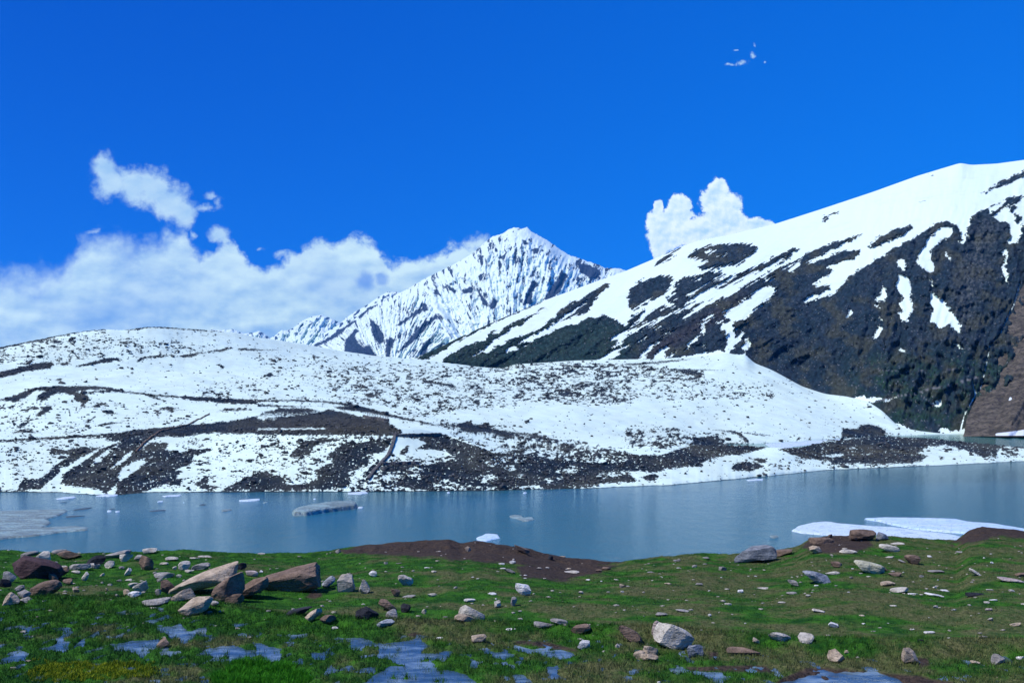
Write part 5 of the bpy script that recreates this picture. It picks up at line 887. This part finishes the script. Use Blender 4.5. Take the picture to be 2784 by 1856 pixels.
floe('ice_sheet',fK,[(865,690),(910,660),(1000,640),(1090,632),(1170,645),(1350,660),(1500,668),(1700,692),(1900,718),(2000,745),(1850,765),(1700,750),(1400,735),(1230,728),(1050,715),(930,705)],.22,I_w,'long white ice sheet with a grey tip, behind the squarish brown boulder',G2)
floe('ice_sheet',fK,[(1325,616),(1450,610),(1700,613),(1920,620),(2000,638),(2150,648),(2352,682),(2600,720),(2600,790),(1930,704),(1800,694),(1640,678),(1500,650),(1420,628)],.32,I_b,'bluish ice sheet cracked off behind the white one at the right',G2)
floe('ice_sheet',fK,[(690,132),(1100,107),(1400,88),(1560,88),(1450,100),(1250,114),(1000,137),(880,150),(820,170),(740,160)],.12,I_w,'thin pale ice filling the narrow inlet behind the rocky spit',G2)
SM=[(fI,[(355,131),(400,122),(480,115),(487,122),(440,131),(365,135)],I_w,'white floe highest up on the left of the lake'),(fI,[(608,113),(680,99),(762,103),(740,113),(690,117),(640,116)],I_w,'white floe close under the dark scree shore on the left'),(fI,[(1035,113),(1100,107),(1162,103),(1150,113),(1050,119)],I_w,'thin white floe along the far shore left of the landing'),
 (fI,[(1003,148),(1045,142),(1046,150),(1005,154)],I_w,'tiny square white floe below the far scree'),(fI,[(1525,140),(1600,134),(1664,130),(1662,140),(1600,147),(1530,147)],I_w,'narrow white floe above the thick dirty slab'),(fI,[(1675,156),(1700,150),(1718,153),(1690,160)],I_d,'small grey floe just right of the narrow white one'),(fI,[(1270,168),(1300,163),(1325,167),(1290,176)],I_k,'small dark floe in the left middle of the lake'),
 (fI,[(950,210),(1000,202),(1065,199),(1062,208),(960,216)],I_k,'dark greenish floe right of the two tiny white ones'),(fI,[(1415,202),(1480,195),(1487,204),(1430,214),(1415,213)],I_d,'grey floe between the left sheet and the thick slab'),(fI,[(683,206),(717,205),(715,214),(685,215)],I_w,'tiny white floe, left one of a close pair'),(fI,[(735,212),(772,206),(766,215),(737,218)],I_w,'tiny white floe, right one of a close pair'),
 (fI,[(2222,92),(2345,84),(2356,95),(2300,103),(2222,101)],I_w,'white floe in front of the wooden landing'),(fI,[(2290,184),(2327,181),(2322,190),(2290,192)],I_w,'white fragment at the right end of the thick dirty slab'),(fI,[(410,243),(480,237),(552,238),(480,248),(420,251)],I_k,'dark sunken floe beside the left ice sheet'),(fI,[(460,200),(540,188),(602,183),(560,196),(470,205)],I_k,'dark thin floe above the tip of the left ice sheet'),(fI,[(510,98),(560,93),(602,97),(550,103)],I_k,'faint dark floe by the shore at the left'),
 (fI,[(690,195),(730,190),(745,194),(700,199)],I_k,'small dark floe above the pair of tiny white ones'),(fI,[(378,153),(410,149),(440,152),(400,156)],I_k,'dark floe under the highest white floe on the left'),(fI,[(2002,130),(2020,129),(2019,136),(2003,136)],I_w,'speck of white ice above the thick slab'),(fI,[(1168,153),(1180,152),(1179,157),(1168,157)],I_w,'speck of white ice in the left far water'),
 (fJ,[(905,240),(940,233),(985,238),(1000,252),(1050,247),(1070,262),(1020,277),(985,273),(960,262),(910,250)],I_d,'two part floe, grey and white, in the middle of the lake'),(fJ,[(688,382),(760,353),(835,360),(850,382),(800,391),(760,402),(700,398)],I_b,'pale floe just above the brown bank'),(fJ,[(505,88),(526,87),(525,95),(507,96)],I_w,'speck of ice by the far shore in the middle'),(fJ,[(990,90),(1016,89),(1014,97),(992,98)],I_w,'white speck of ice under the dark far scree'),
 (fK,[(725,720),(782,715),(787,728),(760,736),(728,734)],I_d,'small grey floe near the shore left of the white ice sheet'),(fK,[(575,363),(640,357),(687,357),(682,364),(590,369)],I_w,'white floe close to the far shore at the right')]
for f,p_,mt,l in SM: floe('ice_floe',f,p_,.11 if mt is not I_k else .06,mt,l)
# ================================================================ thin mountain air
V=np.array([(x,y,z) for z in (-9,1500) for x,y in ((-4500,-30),(4500,-30),(7500,10500),(-7500,10500))],float)
Fa=np.array([[3,2,1,0],[4,5,6,7],[0,1,5,4],[1,2,6,5],[2,3,7,6],[3,0,4,7]])
m=bpy.data.materials.new('thin_air'); m.use_nodes=True; nt=m.node_tree; nt.nodes.clear()
pv=nt.nodes.new('ShaderNodeVolumePrincipled'); oo=nt.nodes.new('ShaderNodeOutputMaterial'); nt.links.new(pv.outputs[0],oo.inputs['Volume'])
pv.inputs['Color'].default_value=(.10,.50,.95,1); pv.inputs['Density'].default_value=3.0e-5; pv.inputs['Anisotropy'].default_value=0
hz=mesh_np('haze',V,Fa,m,smooth=False); tagit(hz,'thin blue air over the whole valley','haze',kind='stuff')
